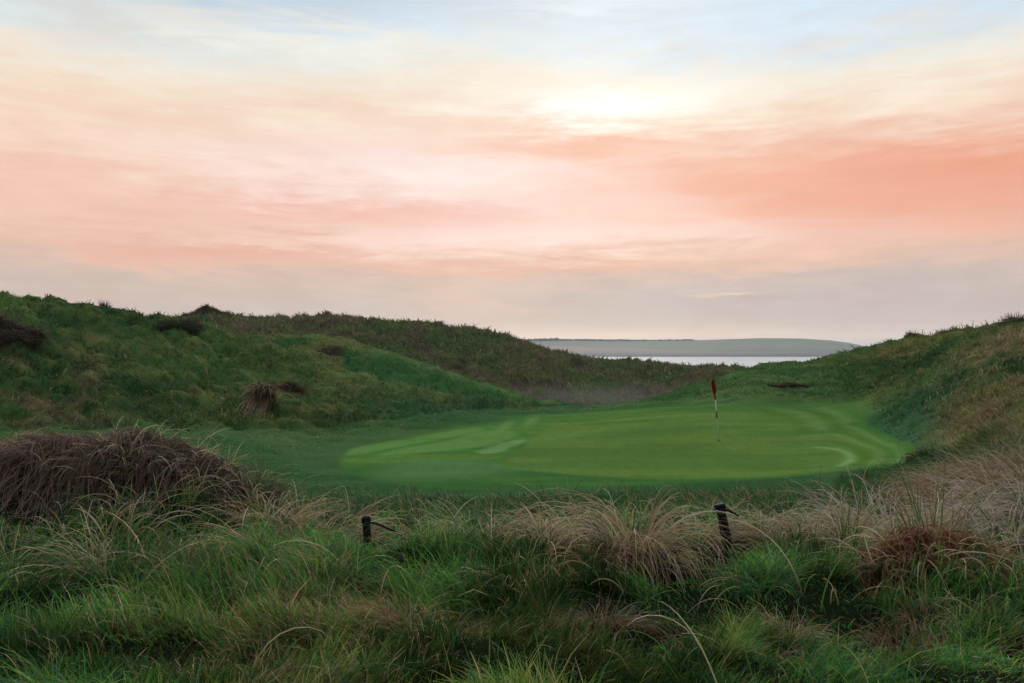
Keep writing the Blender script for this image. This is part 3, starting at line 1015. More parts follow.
def near_marram():
    r = np.random.default_rng(33)
    packs = []
    # green and straw arcs over the whole bank, denser along its brow
    for kind, N in (("green", 15000), ("straw", 9000), ("brow", 8000)):
        a = r.uniform(-0.72, 0.72, N)
        lo, hi = (3.6, 11) if kind != "brow" else (6.6, 11.5)
        rr = np.exp(r.uniform(math.log(lo), math.log(hi), N))
        x, y = rr * np.sin(a), rr * np.cos(a)
        cl = 1 - cells(x / 0.75 + 3, y / 0.75, 401)
        th = fbm(x / 1.8, y / 1.8, 411, 2)
        side = 0.55 + 0.75 * sst(0.05, -0.35, a) + (0.3 * sst(0.3, 0.45, a))
        k = r.random(N) < sst(0.55, 0.9, cl) * (0.25 + 1.1 * sst(0.4, 0.6, th)) * side * ((0.04 if kind == 'straw' else 0.3) + (0.96 if kind == 'straw' else 0.7) * sst(4.9, 6.2, rr))
        k &= r.random(N) < 2.2 * clear_of_posts(x, y) - 1.2
        x, y, rr, a = x[k], y[k], rr[k], a[k]
        n = len(x)
        root = np.stack([x, y, land_z(x, y) - 0.02], -1)
        L = r.uniform(0.25, 0.72, n) if kind != "brow" else r.uniform(0.25, 0.62, n)
        flow = fbm(x / 1.3, y / 1.3, 421, 2) * 12
        az = flow + r.normal(0, 0.9, n)
        if kind == "green":
            c0 = pick(r, n, [(3, BG1), (3, BG2), (3, BG3)])
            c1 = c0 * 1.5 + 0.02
        elif kind == "straw":
            c0 = pick(r, n, [(3, BG4), (2, STRAW * 0.6), (1, BG2)])
            c1 = pick(r, n, [(3, STRAW * 1.2), (3, PALE * 1.15), (1, PINKY)])
        else:
            c0 = pick(r, n, [(3, BG4), (3, STRAW * 0.55), (1, BROWN), (3, BG1)])
            c1 = pick(r, n, [(3, STRAW), (2, SILVER), (0.7, PINKY), (4, BG2)])
        w = r.uniform(0.0035, 0.0075, n) * (1.2 if kind == 'straw' else 1.0) + 0.0006 * rr
        packs.append(blades(root, az, L, r.uniform(0.05, 0.6, n), r.uniform(0.9, 2.6, n), w, c0, c1, 8, r.normal(0, 0.3, n), r=r))
    tag(joined("marram_grass", packs), "loose arching marram grass scattered over the bank", kind='stuff')


def dune_grass():
    r = np.random.default_rng(55)
    N = 760000
    a = r.uniform(-0.70, 0.70, N)
    rr = np.exp(r.uniform(math.log(13.5), math.log(185), N))
    x, y = rr * np.sin(a), rr * np.cos(a)
    sdm, sdp = sd_of(MOWN, x, y), sd_of(PUTT, x, y)
    zn, px, d = zone(x, y)
    tuft = 1 - cells(x / 0.9, y / 0.9, 501)
    k = (sdm > 0.15) & (r.random(N) < 0.25 + 0.8 * sst(0.3, 0.8, tuft))
    k &= ~((zn == 0) & (px < 840) & (rr > 15) & (rr < 60) & (r.random(N) < 0.35))
    x, y, rr, sdm, sdp, zn, px, d, tuft = (q[k] for q in (x, y, rr, sdm, sdp, zn, px, d, tuft))
    n = len(x)
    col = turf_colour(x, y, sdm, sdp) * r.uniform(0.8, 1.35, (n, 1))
    near = rr < 17
    st = r.random(n) < np.where(zn == 3, 0.05, np.where(zn == 0, 0.01, 0.025)) + 0.22 * ((zn == 4) * sst(900, 980, px) * (1 - sst(40, 50, d)))
    col[st] = pick(r, st.sum(), [(2, STRAW * 0.6), (2, TAN * 0.8), (1, PINKY * 0.6)])
    col[near] = np.where((r.random(near.sum()) < 0.2)[:, None], STRAW * 0.5, pick(r, near.sum(), [(2, BG1), (2, BG3)]) * 1.0)
    lawn = (zn == 0) & (px < 840) & (rr > 17) & (rr < 60)
    col[lawn] *= 1.55
    short = sst(0, 2.5, sdm)
    L = r.gamma(5, 0.2, n) * np.where(zn == 3, 0.55, np.where(lawn, 0.10, np.where(zn == 2, 0.15, 0.215))) * (0.25 + 0.75 * short) * (0.6 + 0.6 * tuft)
    L *= np.where((zn == 4) & (d > 36), 0.55 + 0.45 * sst(780, 900, px), 1.0)
    L = np.minimum(L, np.where(zn == 3, 1.1, 0.75))
    flow = fbm(x / 3, y / 3, 521, 2) * 8
    az = np.where(r.random(n) < 0.6, flow, r.uniform(0, 6.28, n))
    root = np.stack([x, y, land_z(x, y) - 0.02], -1)
    w = rr * r.uniform(0.0007, 0.0014, n)
    c1 = col * r.uniform(1.05, 1.6, (n, 1))
    tag(joined("dune_grass", [blades(root, az, L, np.where(lawn, 0.8, r.uniform(0.05, 0.7, n)), r.uniform(0.3, 1.5, n) * np.where(lawn, 0.6, 1.0), w, col * 0.9, c1, 2, r=r, tip=0.3)]),
        "rough tussocky grass covering the dunes round the golf green", kind='stuff')


near_turf()
near_marram()
dune_grass()


# ------------------------------------------------------------------ tussocks one can point to
def spot(px, d):
    x = (px - 512) / F * d
    return float(x), float(d), float(land_z(x, d))


def fountain(r, base, n, R, L, th, bd, pal0, pal1, w, lean=(0, 0), K=8, curl=0.35, flat=1.0, ox=0.0):
    """a spray of blades out of one root patch; LEAN = (direction in rad, share that follows it)"""
    q = np.sqrt(r.random(n)) * R
    p = r.uniform(0, 6.283, n)
    x, y = base[0] + ox + q * np.cos(p), base[1] + q * np.sin(p) * flat
    root = np.stack([x, y, land_z(x, y) - 0.02], -1)
    az = p + r.normal(0, 0.5, n)
    m = r.random(n) < lean[1]
    az[m] = lean[0] + r.normal(0, 0.5, m.sum())
    c0, c1 = pick(r, n, pal0), pick(r, n, pal1)
    return blades(root, az, L * r.uniform(0.55, 1.15, n), r.uniform(th[0], th[1], n), r.uniform(bd[0], bd[1], n),
                  r.uniform(0.7, 1.3, n) * w, c0, c1, K, r.normal(0, curl, n), r=r)


P_GREEN0 = [(2, BG1), (2, BG3), (1, BG2)]
P_GREEN1 = [(2, BG2 * 1.3), (2, BG3 * 1.4), (1, BG4)]
P_DEAD0 = [(1, RUST2), (2, BROWN), (3, STRAW * 0.5), (1, BG4)]
P_STRAW1 = [(3, STRAW), (2, PALE), (1, PINKY)]
P_PINK1 = [(2, PINKY * 1.15), (3, STRAW), (1, SILVER)]
P_SILVER1 = [(3, SILVER), (2, SILVER * 0.7), (1, STRAW)]
P_RUST0 = [(3, RUST), (2, RUST2)]
P_RUST1 = [(3, RUST * 1.5), (1.5, PINKY * 0.9), (1, RUST2)]
P_PLUM0 = [(2, PLUM * 0.6), (2, UMBER * 1.4), (1, RUST2)]
P_PLUM1 = [(3, PLUM * 1.1), (2, PINKY * 0.75), (1, SILVER * 0.6), (1, RUST2)]

LEFT, RIGHT, TOWARD = math.pi, 0.0, -math.pi / 2


def tussock(label, px, d, seed, green=None, dead=None, thatch=None, group="marram grass tussocks on the bank", name="grass_tussock", cat="grass tussock"):
    r = np.random.default_rng(seed)
    b = spot(px, d)
    root = empty(name, b)
    tag(root, label, cat, group)
    if green:
        joined("green_blades", [fountain(r, b, **g_) for g_ in green], parent=root, local=True)
    if dead:
        joined("dead_blades", [fountain(r, b, **g_) for g_ in dead], parent=root, local=True)
        big = max(dead, key=lambda q: q['n'] * q['L'])
        if big['n'] > 80:
            joined("withered_heart", [fountain(r, b, int(big['n'] * 0.9), big['R'] * 1.25, big['L'] * 0.42, (0.1, 1.2), (0.2, 2.0), [(2, UMBER), (1, RUST2 * 0.6)],
                                               [(2, UMBER * 1.2), (1, RUST2), (1, BROWN * 0.8)], 0.012, flat=big.get('flat', 1.0), K=5)], parent=root, local=True)
    if thatch:
        pk = []
        for t_ in thatch:
            n = t_['n']
            m = max(6, n // 7)          # strands hang in locks
            q, p = np.sqrt(r.random(m)), r.uniform(0, 6.283, m)
            k = r.integers(0, m, n)
            x = b[0] + t_.get('ox', 0) + (q * np.cos(p) * t_['rx'])[k] + r.normal(0, 0.035, n)
            y = b[1] + t_.get('oy', 0) + (q * np.sin(p) * t_['ry'])[k] + r.normal(0, 0.03, n)
            az = (t_['az'] + r.normal(0, t_.get('spread', 0.3) * 1.5, m))[k] + r.normal(0, 0.3, n)
            tone = r.uniform(0.7, 1.3, m)[k][:, None]
            pk.append(drape(x, y, az, t_['L'] * r.uniform(0.5, 1.25, m)[k] * r.uniform(0.7, 1.15, n), t_['lift'] * (r.uniform(0.1, 1.7, m)[k] + r.uniform(0, 0.35, n)), r.uniform(0.7, 1.4, n) * t_['w'],
                            pick(r, n, t_['p0']) * tone, (pick(r, m, t_['p1'])[k] * 0.6 + pick(r, n, t_['p1']) * 0.4) * tone, 9, r.normal(t_.get('bow', 0), 0.45, m)[k] + r.normal(0, 0.45, n), r=r))
        joined("dead_thatch", pk, parent=root, local=True)
    return root


def FG(n, L, p0=None, p1=None, R=0.12, th=(0.05, 0.6), bd=(0.8, 2.2), w=0.0085, lean=(0, 0), **k):
    return dict(n=max(8, int(n * 0.62)), R=R, L=L, th=th, bd=(bd[0] + 0.1, bd[1] + 0.45), pal0=p0 or P_GREEN0, pal1=p1 or P_GREEN1, w=w * 1.22, lean=lean, **k)


tussock("large dark mound of dead purple-brown grass combed over towards the camera", 120, 9.1, 1,
        green=[FG(520, 0.5, R=1.4, flat=0.35, lean=(LEFT, 0.5)), FG(380, 0.5, P_DEAD0, P_STRAW1, R=1.35, flat=0.35, lean=(LEFT, 0.5))],
        dead=[FG(900, 0.62, P_PLUM0, [(3, PINKY), (2, STRAW * 0.8), (2, SILVER * 0.7), (3, PLUM)], R=1.4, flat=0.33, th=(0.3, 1.1), bd=(0.8, 2.2), lean=(-2.5, 0.65), curl=0.6, w=0.0075),
              FG(1300, 0.42, [(1, UMBER)], [(3, UMBER * 1.4), (1, PINKY * 0.7), (1, PLUM), (0.5, BG4)], R=0.5, flat=0.8, th=(0.1, 1.2), bd=(0.6, 2.4), ox=1.3, curl=0.8), FG(260, 0.72, P_DEAD0, P_STRAW1, R=1.4, flat=0.25, th=(0.0, 0.7), bd=(0.8, 2.4), curl=0.6)],
        thatch=[dict(n=2600, rx=1.45, ry=0.5, oy=0.2, ox=-0.05, az=-2.3, spread=0.4, L=0.85, lift=0.15, w=0.010, p0=P_PLUM0, p1=[(3, PLUM), (2, PINKY * 0.9), (1.5, SILVER * 0.6), (3, UMBER * 1.3)], bow=0.3),
                dict(n=1000, rx=0.8, ry=0.35, ox=-0.8, oy=-0.15, az=-2.5, spread=0.35, L=0.8, lift=0.2, w=0.010, p0=P_PLUM0, p1=[(2, PINKY * 1.1), (2, PINKY * 0.8), (1, SILVER * 0.8)], bow=0.4)],
        group="mounds of dead grass", name="grass_mound", cat="grass mound")
tussock("tawny flattened grass lying across the crest at the far left", 20, 10.4, 2,
        green=[FG(120, 0.6, P_DEAD0, P_STRAW1, R=0.7, lean=(RIGHT, 0.3))],
        thatch=[dict(n=2200, rx=1.1, ry=0.7, az=0.2, spread=0.6, L=0.8, lift=0.2, w=0.010, p0=P_DEAD0, p1=P_PINK1)],
        group="mounds of dead grass", name="grass_mound", cat="grass mound")
tussock("rust-red thatch mound below the silver tangle", 930, 5.85, 3,
        green=[FG(90, 0.5, P_DEAD0, P_STRAW1, R=0.5, flat=0.4), FG(240, 0.45, R=0.55, flat=0.5)],
        dead=[FG(680, 0.52, P_RUST0, P_RUST1, R=0.6, flat=0.35, th=(0.2, 1.1), bd=(1.2, 2.4), w=0.007, lean=(TOWARD, 0.6), curl=0.7, ox=-0.08),
              FG(420, 0.42, P_RUST0, [(2, PINKY), (2, RUST * 1.3)], R=0.3, flat=0.4, th=(0.2, 1.0), bd=(1.2, 2.4), w=0.007, lean=(TOWARD, 0.6), ox=0.5),
              FG(200, 0.62, P_RUST0, P_STRAW1, R=0.55, flat=0.4, th=(0.1, 0.9), bd=(1.0, 2.6), curl=0.7)],
        thatch=[dict(n=800, rx=0.5, ry=0.2, oy=0.05, az=TOWARD, spread=0.6, L=0.4, lift=0.14, w=0.009, p0=P_RUST0, p1=P_RUST1)],
        group="mounds of dead grass", name="grass_mound", cat="grass mound")
tussock("big pink-straw tussock drooping both ways in the middle of the bank", 634, 6.0, 4,
        green=[FG(40, 0.7, R=0.2)],
        dead=[FG(330, 1.0, P_DEAD0, P_PINK1, R=0.17, th=(0.0, 0.4), bd=(1.5, 2.9)),
              FG(150, 0.66, P_DEAD0, P_PINK1, R=0.26, th=(0.2, 0.7), bd=(1.6, 2.6), lean=(-1.2, 0.8))])
tussock("low bowed tussock in front of the big pink-straw one", 598, 5.75, 60,
        dead=[FG(150, 0.52, P_RUST0, [(2, PINKY * 1.2), (2, STRAW)], R=0.14, th=(0.1, 0.7), bd=(1.5, 2.8), lean=(RIGHT, 0.4))])
tussock("straw tussock standing behind the big pink-straw one", 578, 7.3, 61,
        dead=[FG(230, 0.75, P_DEAD0, P_STRAW1, R=0.2, th=(0.0, 0.5), bd=(1.0, 2.6))])
tussock("small straw tussock with upright stalks, first on the left of the big pink-straw one", 545, 6.9, 5,
        green=[FG(40, 0.45)], dead=[FG(190, 0.66, P_DEAD0, P_STRAW1, R=0.1, th=(0.0, 0.5), bd=(1.0, 2.6))])
tussock("straw tussock with a dark heart on the right of the leaning post", 800, 7.2, 6,
        green=[FG(60, 0.6)],
        dead=[FG(420, 0.75, P_DEAD0, P_PINK1, R=0.35, flat=0.6, th=(0.1, 0.8), bd=(1.2, 2.5)), FG(160, 0.5, [(1, RUST2), (1, UMBER)], [(1, RUST2), (1, BROWN)], R=0.3)])
tussock("silver-grey tangle of dead grass at the top of the bank", 892, 7.7, 7,
        green=[FG(60, 0.75, R=0.3)],
        dead=[FG(1100, 0.92, P_DEAD0, [(3, SILVER * 1.15), (2, SILVER * 0.7), (1, STRAW)], R=0.55, flat=0.6, th=(0.0, 0.8), bd=(0.8, 2.8), curl=1.1)])
tussock("tall upright olive and brown stems rising from the rust mound", 932, 6.5, 8,
        green=[FG(130, 0.95, [(1, BG1), (1, BG4), (1, RUST2)], [(2, BG2), (1, STRAW * 0.7), (1, RUST)], R=0.16, th=(0.0, 0.22), bd=(0.05, 0.7))],
        dead=[FG(160, 0.7, P_RUST0, P_STRAW1, R=0.2, th=(0.05, 0.4), bd=(0.5, 1.8))])
tussock("slim upright olive stems left of the silver tangle", 848, 6.9, 9,
        green=[FG(70, 0.75, [(1, BG1), (1, BG4)], [(2, BG2), (1, STRAW * 0.7)], R=0.10, th=(0.0, 0.25), bd=(0.05, 0.8))],
        dead=[FG(120, 0.6, P_DEAD0, P_STRAW1, R=0.15)])
tussock("pale silver tussock at the right-hand end of the bank", 1005, 7.2, 10,
        green=[FG(60, 0.6)], dead=[FG(520, 0.85, P_DEAD0, P_SILVER1, R=0.4, flat=0.6, bd=(1.0, 2.6))])
tussock("pale straw mass spilling in over the right edge above the silver tangle", 1035, 9.2, 70,
        dead=[FG(900, 0.85, P_DEAD0, [(2, SILVER), (2, STRAW), (1, PINKY)], R=0.7, th=(0.1, 0.9), bd=(0.8, 2.4), lean=(LEFT, 0.5), curl=0.7)], green=[FG(80, 0.6, R=0.6)])
tussock("brown-straw tussock on the slope just above the silver tangle", 955, 10.0, 71,
        dead=[FG(420, 0.75, P_DEAD0, [(2, PINKY), (2, STRAW * 0.9), (1, RUST2)], R=0.4, th=(0.0, 0.8), bd=(0.8, 2.4), curl=0.6)], green=[FG(60, 0.6, R=0.4)])
tussock("tawny mass of grass climbing the slope at the far right", 1005, 11.3, 11,
        dead=[FG(2600, 0.85, P_DEAD0, [(2, PINKY * 0.75), (2, STRAW * 0.7), (1, SILVER * 0.7), (0.7, BG4)], R=1.2, w=0.009, th=(0.1, 0.9), bd=(0.8, 2.2), lean=(LEFT, 0.4))],
        green=[FG(100, 0.6, R=1.0)])
tussock("straw tussock arching against the upright post with the rope", 318, 8.0, 12,
        green=[FG(80, 0.6, R=0.3)],
        dead=[FG(420, 0.72, P_DEAD0, P_STRAW1, R=0.5, flat=0.5, th=(0.1, 0.7), bd=(1.0, 2.4), lean=(RIGHT, 0.4))])
tussock("dull straw tussock between the dead mound and the roped post", 268, 8.2, 13,
        green=[FG(60, 0.6, R=0.2)], dead=[FG(260, 0.7, P_DEAD0, P_PINK1, R=0.3, bd=(1.0, 2.4))])
tussock("green tussock with long arcs sweeping left under the dead mound", 112, 6.0, 14,
        green=[FG(320, 0.78, R=0.18, th=(0.2, 0.8), bd=(0.8, 1.9)), FG(70, 0.85, P_DEAD0, P_STRAW1, R=0.15, th=(0.3, 0.8), bd=(0.8, 1.6), lean=(LEFT, 0.7))],
        dead=[FG(60, 0.25, P_RUST0, P_RUST1, R=0.12)])
tussock("green tussock cut by the left edge of the bank", 8, 6.6, 15,
        green=[FG(300, 0.7, R=0.25, th=(0.2, 0.8), bd=(0.8, 1.9)), FG(50, 0.8, P_DEAD0, P_PINK1, R=0.15, th=(0.3, 0.8), bd=(0.8, 1.6), lean=(RIGHT, 0.6))])
tussock("green tussock throwing pale arcs to the left of the roped post", 268, 6.4, 16,
        green=[FG(260, 0.68, R=0.2, th=(0.15, 0.8), bd=(0.9, 2.0)), FG(70, 0.82, [(1, BG4), (1, STRAW * 0.6)], P_STRAW1, R=0.15, th=(0.3, 0.8), bd=(0.9, 1.8), lean=(LEFT, 0.7))])
tussock("low spray of pale straw blades spread flat over dark turf", 182, 5.1, 17,
        dead=[FG(60, 0.5, P_DEAD0, [(2, PALE), (2, STRAW)], R=0.08, th=(0.6, 1.2), bd=(0.5, 1.3), w=0.005, lean=(LEFT, 0.5))], green=[FG(90, 0.35)])
tussock("dark green tussock with a few pale arcs under the roped post", 335, 5.7, 18,
        green=[FG(260, 0.42, R=0.2, th=(0.15, 0.8), bd=(0.9, 2.0)), FG(26, 0.7, [(1, BG4)], P_STRAW1, R=0.12, th=(0.3, 0.7), bd=(1.2, 2.0), lean=(LEFT, 0.6))])
tussock("few bleached blades crossing over low turf in the middle of the bank", 512, 5.8, 19,
        dead=[FG(30, 0.5, [(1, BG4), (1, STRAW)], [(1, PALE), (1, STRAW)], R=0.08, th=(0.5, 1.1), bd=(0.6, 1.5), lean=(LEFT, 0.5))], green=[FG(120, 0.35)])
tussock("tan clump of dead grass leaning left in a hollow of the bank", 398, 4.75, 20,
        dead=[FG(468, 0.38, P_RUST0, [(2, STRAW * 0.7), (1, RUST * 1.3)], R=0.14, th=(0.4, 1.0), bd=(0.4, 1.4), w=0.0045, lean=(-2.4, 0.8))], green=[FG(60, 0.25)])
tussock("rusty dead clump in a dark hollow next to the tan one", 318, 5.0, 21,
        dead=[FG(396, 0.35, P_RUST0, [(2, RUST), (1, STRAW * 0.6)], R=0.16, th=(0.3, 0.9), bd=(0.8, 1.8), w=0.0045)], green=[FG(40, 0.25)])
tussock("green tussock with a pale arching crown right below the leaning post", 752, 5.5, 22,
        green=[FG(280, 0.38, R=0.2, th=(0.15, 0.8), bd=(0.9, 2.0)), FG(24, 0.6, [(1, BG4)], P_STRAW1, R=0.1, th=(0.4, 0.8), bd=(1.1, 1.8), lean=(LEFT, 0.7), w=0.0055)])
tussock("small pinkish dead tuft beside another at the foot of the bank", 790, 4.55, 23,
        dead=[FG(360, 0.28, P_RUST0, P_PINK1, R=0.09, th=(0.1, 0.8), bd=(0.8, 2.2), w=0.004)], green=[FG(30, 0.2)])
tussock("faded dead tuft at the very bottom edge near the pinkish one", 772, 4.25, 24,
        dead=[FG(360, 0.25, P_RUST0, [(1, SILVER * 0.7), (1, PINKY * 0.8)], R=0.09, th=(0.1, 0.8), bd=(0.8, 2.2), w=0.004)])
tussock("fluffy tan tuft in short grass below the rust mound", 922, 4.9, 25,
        dead=[FG(468, 0.28, P_RUST0, [(2, PINKY), (1, STRAW * 0.9)], R=0.12, th=(0.1, 0.9), bd=(0.8, 2.2), w=0.004)], green=[FG(30, 0.2)])
tussock("loose brown tuft just in front of the fluffy tan one", 900, 4.6, 26,
        dead=[FG(324, 0.30, P_RUST0, [(1, PINKY * 0.8), (1, RUST)], R=0.14, th=(0.2, 1.0), bd=(0.8, 2.0), w=0.004)])
tussock("grey-brown ragged tuft at the foot of the bank under the big tussock", 600, 4.6, 27,
        dead=[FG(576, 0.28, P_RUST0, [(1, SILVER * 0.55), (1, RUST), (1, BROWN)], R=0.2, flat=0.5, th=(0.2, 1.0), bd=(0.8, 2.4), w=0.004)], green=[FG(40, 0.25)])
tussock("matted brown dead grass in a hollow left of the big pink-straw tussock", 445, 4.85, 80,
        dead=[FG(420, 0.26, P_RUST0, [(2, STRAW * 0.7), (1, RUST), (1, BROWN)], R=0.2, flat=0.5, th=(0.3, 1.1), bd=(0.8, 2.4), w=0.0045)], green=[FG(40, 0.25)])
tussock("brownish matted patch at the foot of the bank between the grey-brown and pinkish tufts", 690, 4.45, 81,
        dead=[FG(380, 0.22, P_RUST0, [(2, PINKY * 0.8), (1, RUST), (1, BROWN)], R=0.2, flat=0.45, th=(0.3, 1.1), bd=(0.8, 2.4), w=0.0045)], green=[FG(40, 0.25)])
tussock("two bent straw leaves standing out of the grass below the rust mound", 975, 5.0, 28,
        dead=[FG(14, 0.4, [(1, BG4)], [(1, PALE), (1, RUST * 1.6)], R=0.06, th=(0.4, 0.9), bd=(0.6, 1.6), w=0.006)], green=[FG(60, 0.3)])

for i, (lab, px, d, ng, nd, L, pal) in enumerate([
    ("thin straw tussock at the brow, nearest the roped post on its right", 432, 7.4, 60, 150, 0.55, P_STRAW1),
    ("grey-straw tussock at the brow, midway between the roped post and the middle of the bank", 478, 7.7, 40, 220, 0.62, P_SILVER1),
    ("dark-hearted straw tussock just left of the leaning post", 692, 7.3, 40, 260, 0.72, P_PINK1),
    ("ragged silver-straw tussock behind the leaning post", 768, 7.9, 40, 300, 0.70, P_SILVER1),
    ("straw tussock squeezed between the olive stems and the dark-hearted tussock", 826, 7.5, 50, 280, 0.74, P_STRAW1),
    ("pale tussock on the rise where the bank meets the brown slope", 955, 8.6, 50, 420, 0.8, P_SILVER1),
]):
    tussock(lab, px, d, 40 + i, green=[FG(ng, 0.5, R=0.2)], dead=[FG(nd, L, P_DEAD0, pal, R=0.26, flat=0.6, th=(0.0, 0.8), bd=(0.9, 2.6), curl=0.6)])

# tussocks and scrub on the dunes
DUNE_GROUP = "tussocks and scrub on the dunes"


def dune_clump(label, px, d, seed, R, L, n, p0, p1, w=0.03, name="grass_tussock", cat="grass tussock", **k):
    r = np.random.default_rng(seed)
    b = spot(px, d)
    root = empty(name, b)
    tag(root, label, cat, DUNE_GROUP)
    joined("dead_blades", [fountain(r, b, n, R, L, k.get('th', (0.1, 0.9)), k.get('bd', (0.8, 2.4)), p0, p1, w, k.get('lean', (0, 0)), 5, 0.3, k.get('flat', 1.0))], parent=root, local=True)
    if 'beard' in k:
        m = k['beard']
        x, y = b[0] + r.normal(-0.05, 0.22, m), b[1] - 0.25 + r.normal(0, 0.1, m)
        joined("hanging_beard", [drape(x, y, TOWARD + r.normal(0, 0.12, m), r.uniform(0.9, 2.0, m), r.uniform(0.1, 0.3, m), r.uniform(0.02, 0.045, m),
                                       pick(r, m, [(1, RUST2), (1, STRAW * 0.6)]), pick(r, m, [(2, PINKY * 1.2), (2, STRAW), (1, PALE)]), 6, r=r)], parent=root, local=True)
    joined("withered_heart", [fountain(r, b, max(n // 3, 60), R * 0.8, L * 0.5, (0.1, 1.1), (0.4, 1.6), [(1, UMBER)], [(2, UMBER * 1.2), (1, RUST2)], w * 1.3, (0, 0), 4, flat=k.get('flat', 1.0))], parent=root, local=True)
    return root


P_DARK0, P_DARK1 = [(1, UMBER), (1, UMBER * 0.7)], [(2, UMBER * 1.3), (1, PLUM * 0.8), (1, BROWN * 0.6)]
dune_clump("dark slumped hump of dead grass on the left edge of the near dune", 8, 40, 101, 1.5, 0.85, 1700, P_DARK0, [(2, PLUM * 0.6), (1, UMBER), (1, SILVER * 0.35)], 0.03, lean=(-0.9, 0.75), th=(0.4, 1.1), bd=(0.8, 1.6))
dune_clump("tall shaggy tussock with a pale hanging beard on the near dune slope", 264, 35.5, 102, 0.5, 1.15, 380, P_DARK0, [(2, PINKY * 1.1), (2, UMBER * 1.3), (1, STRAW)], 0.035, lean=(TOWARD, 0.85), bd=(1.8, 2.7), th=(0.3, 0.9), flat=0.5, beard=110)
dune_clump("round dark tussock just above the one with the pale beard", 292, 42, 103, 0.6, 0.6, 420, P_DARK0, P_DARK1, 0.03, th=(0.3, 1.1))
dune_clump("small dark bush near the skyline of the near dune", 180, 52, 104, 1.2, 0.75, 700, [(1, G_DARK * 0.7), (1, UMBER)], [(1, G_DARK), (1, UMBER * 1.3)], 0.045, name="bush", cat="bush")
dune_clump("spiky dark tuft breaking the skyline of the near dune", 105, 53.5, 105, 0.35, 0.6, 60, P_DARK0, P_DARK1, 0.03, th=(0, 0.4), bd=(0, 0.7))
dune_clump("lone spiky tuft on the skyline of the dune by the water", 911, 56.5, 106, 0.3, 0.6, 50, P_DARK0, P_DARK1, 0.03, th=(0, 0.5), bd=(0, 0.8))
dune_clump("low dark tuft on the skyline, uphill from the lone spiky one", 946, 54.5, 107, 0.6, 0.45, 110, P_DARK0, P_DARK1, 0.03, th=(0, 0.6), bd=(0, 1.0))
dune_clump("dark bristly tuft at the highest point of the dune by the water", 1014, 48, 108, 0.8, 0.5, 170, P_DARK0, P_DARK1, 0.028, th=(0, 0.6), bd=(0, 1.0))
dune_clump("long dark slit in a fold above the flag, drawn with dark grass", 790, 46, 109, 1.2, 0.35, 320, P_DARK0, P_DARK1, 0.035, lean=(TOWARD, 0.6), flat=0.25)  # dark blades put in to draw an eroded slit in the dune
dune_clump("dark overhanging tussock at the right-hand end of the mown green", 922, 19.8, 110, 0.3, 0.36, 260, P_DARK0, [(2, UMBER), (1, STRAW * 0.6)], 0.016, lean=(LEFT, 0.5))
dune_clump("reddish tussock on the olive shoulder of the middle spur", 330, 66, 111, 0.9, 0.6, 250, P_DARK0, [(1, RUST), (1, PLUM)], 0.045)
dune_clump("dark scrub peak where the far ridge begins", 206, 128, 112, 3.8, 0.7, 2000, P_DARK0, [(2, HEATH * 0.9), (1, UMBER * 1.2)], 0.10, name="scrub_bush", cat="bush")

# ------------------------------------------------------------------ flagstick and posts
import bmesh


def tube(bm, pts, radii, seg=12, cap=True):
    rings = []
    for i, (p, rd) in enumerate(zip(pts, radii)):
        p = Vector(p)
        d = (Vector(pts[min(i + 1, len(pts) - 1)]) - Vector(pts[max(i - 1, 0)])).normalized()
        u = d.orthogonal().normalized() if abs(d.z) < 0.9 else Vector((1, 0, 0)) - d * d.x
        u.normalize()
        v = d.cross(u)
        rings.append([bm.verts.new(p + (u * math.cos(2 * math.pi * k / seg) + v * math.sin(2 * math.pi * k / seg)) * rd) for k in range(seg)])
    for a, b in zip(rings, rings[1:]):
        for k in range(seg):
            bm.faces.new((a[k], a[(k + 1) % seg], b[(k + 1) % seg], b[k]))
    if cap:
        bm.faces.new(rings[0][::-1])
        bm.faces.new(rings[-1])


def bm_obj(name, bm, mat, parent=None, loc=(0, 0, 0)):
    me = bpy.data.meshes.new(name)
    bmesh.ops.recalc_face_normals(bm, faces=bm.faces)
    bm.to_mesh(me)
    bm.free()
    for p in me.polygons:
        p.use_smooth = True
    me.materials.append(mat)
    o = bpy.data.objects.new(name, me)
    o.location = loc
    o.parent = parent
    COL.objects.link(o)
    return o


def flat_mat(name, c, rough=0.6, spec=0.3, var=0.15, sc=30.0):
    def f(T):
        p = T.new('ShaderNodeTexCoord').outputs['Object']
        n = T.noise(p, sc, 5, 0.65)
        cc = T.mix(n, tuple(v * (1 - var) for v in c), tuple(min(1, v * (1 + var)) for v in c))
        return principled(T, cc, rough, spec, bump(T, n, 0.2, 0.003))
    return material(name, f)


def m_post(T):
    p = T.new('ShaderNodeTexCoord').outputs['Object']
    n = T.noise(T.scale(p, 30, 30, 3), 1.0, 6, 0.65)
    c = T.mix(n, (0.005, 0.0048, 0.005), (0.017, 0.015, 0.014))
    return principled(T, c, 0.7, 0.3, bump(T, n, 0.6, 0.006))


WHITE = flat_mat("white_pole_paint", (0.80, 0.79, 0.70), 0.4, 0.4, 0.05)
DARKBAND = flat_mat("dark_band_paint", (0.075, 0.05, 0.03), 0.5, 0.3)
FLAGRED = flat_mat("red_flag_cloth", (0.28, 0.012, 0.024), 0.75, 0.15, 0.12, 60)
CUP = flat_mat("hole_liner", (0.02, 0.025, 0.015), 0.8, 0.1)
POST = material("tarred_wood", m_post)
ROPE = flat_mat("dark_rope", (0.022, 0.021, 0.022), 0.85, 0.1, 0.3, 200)
CAP = flat_mat("blue_black_cap", (0.006, 0.009, 0.028), 0.7, 0.05)

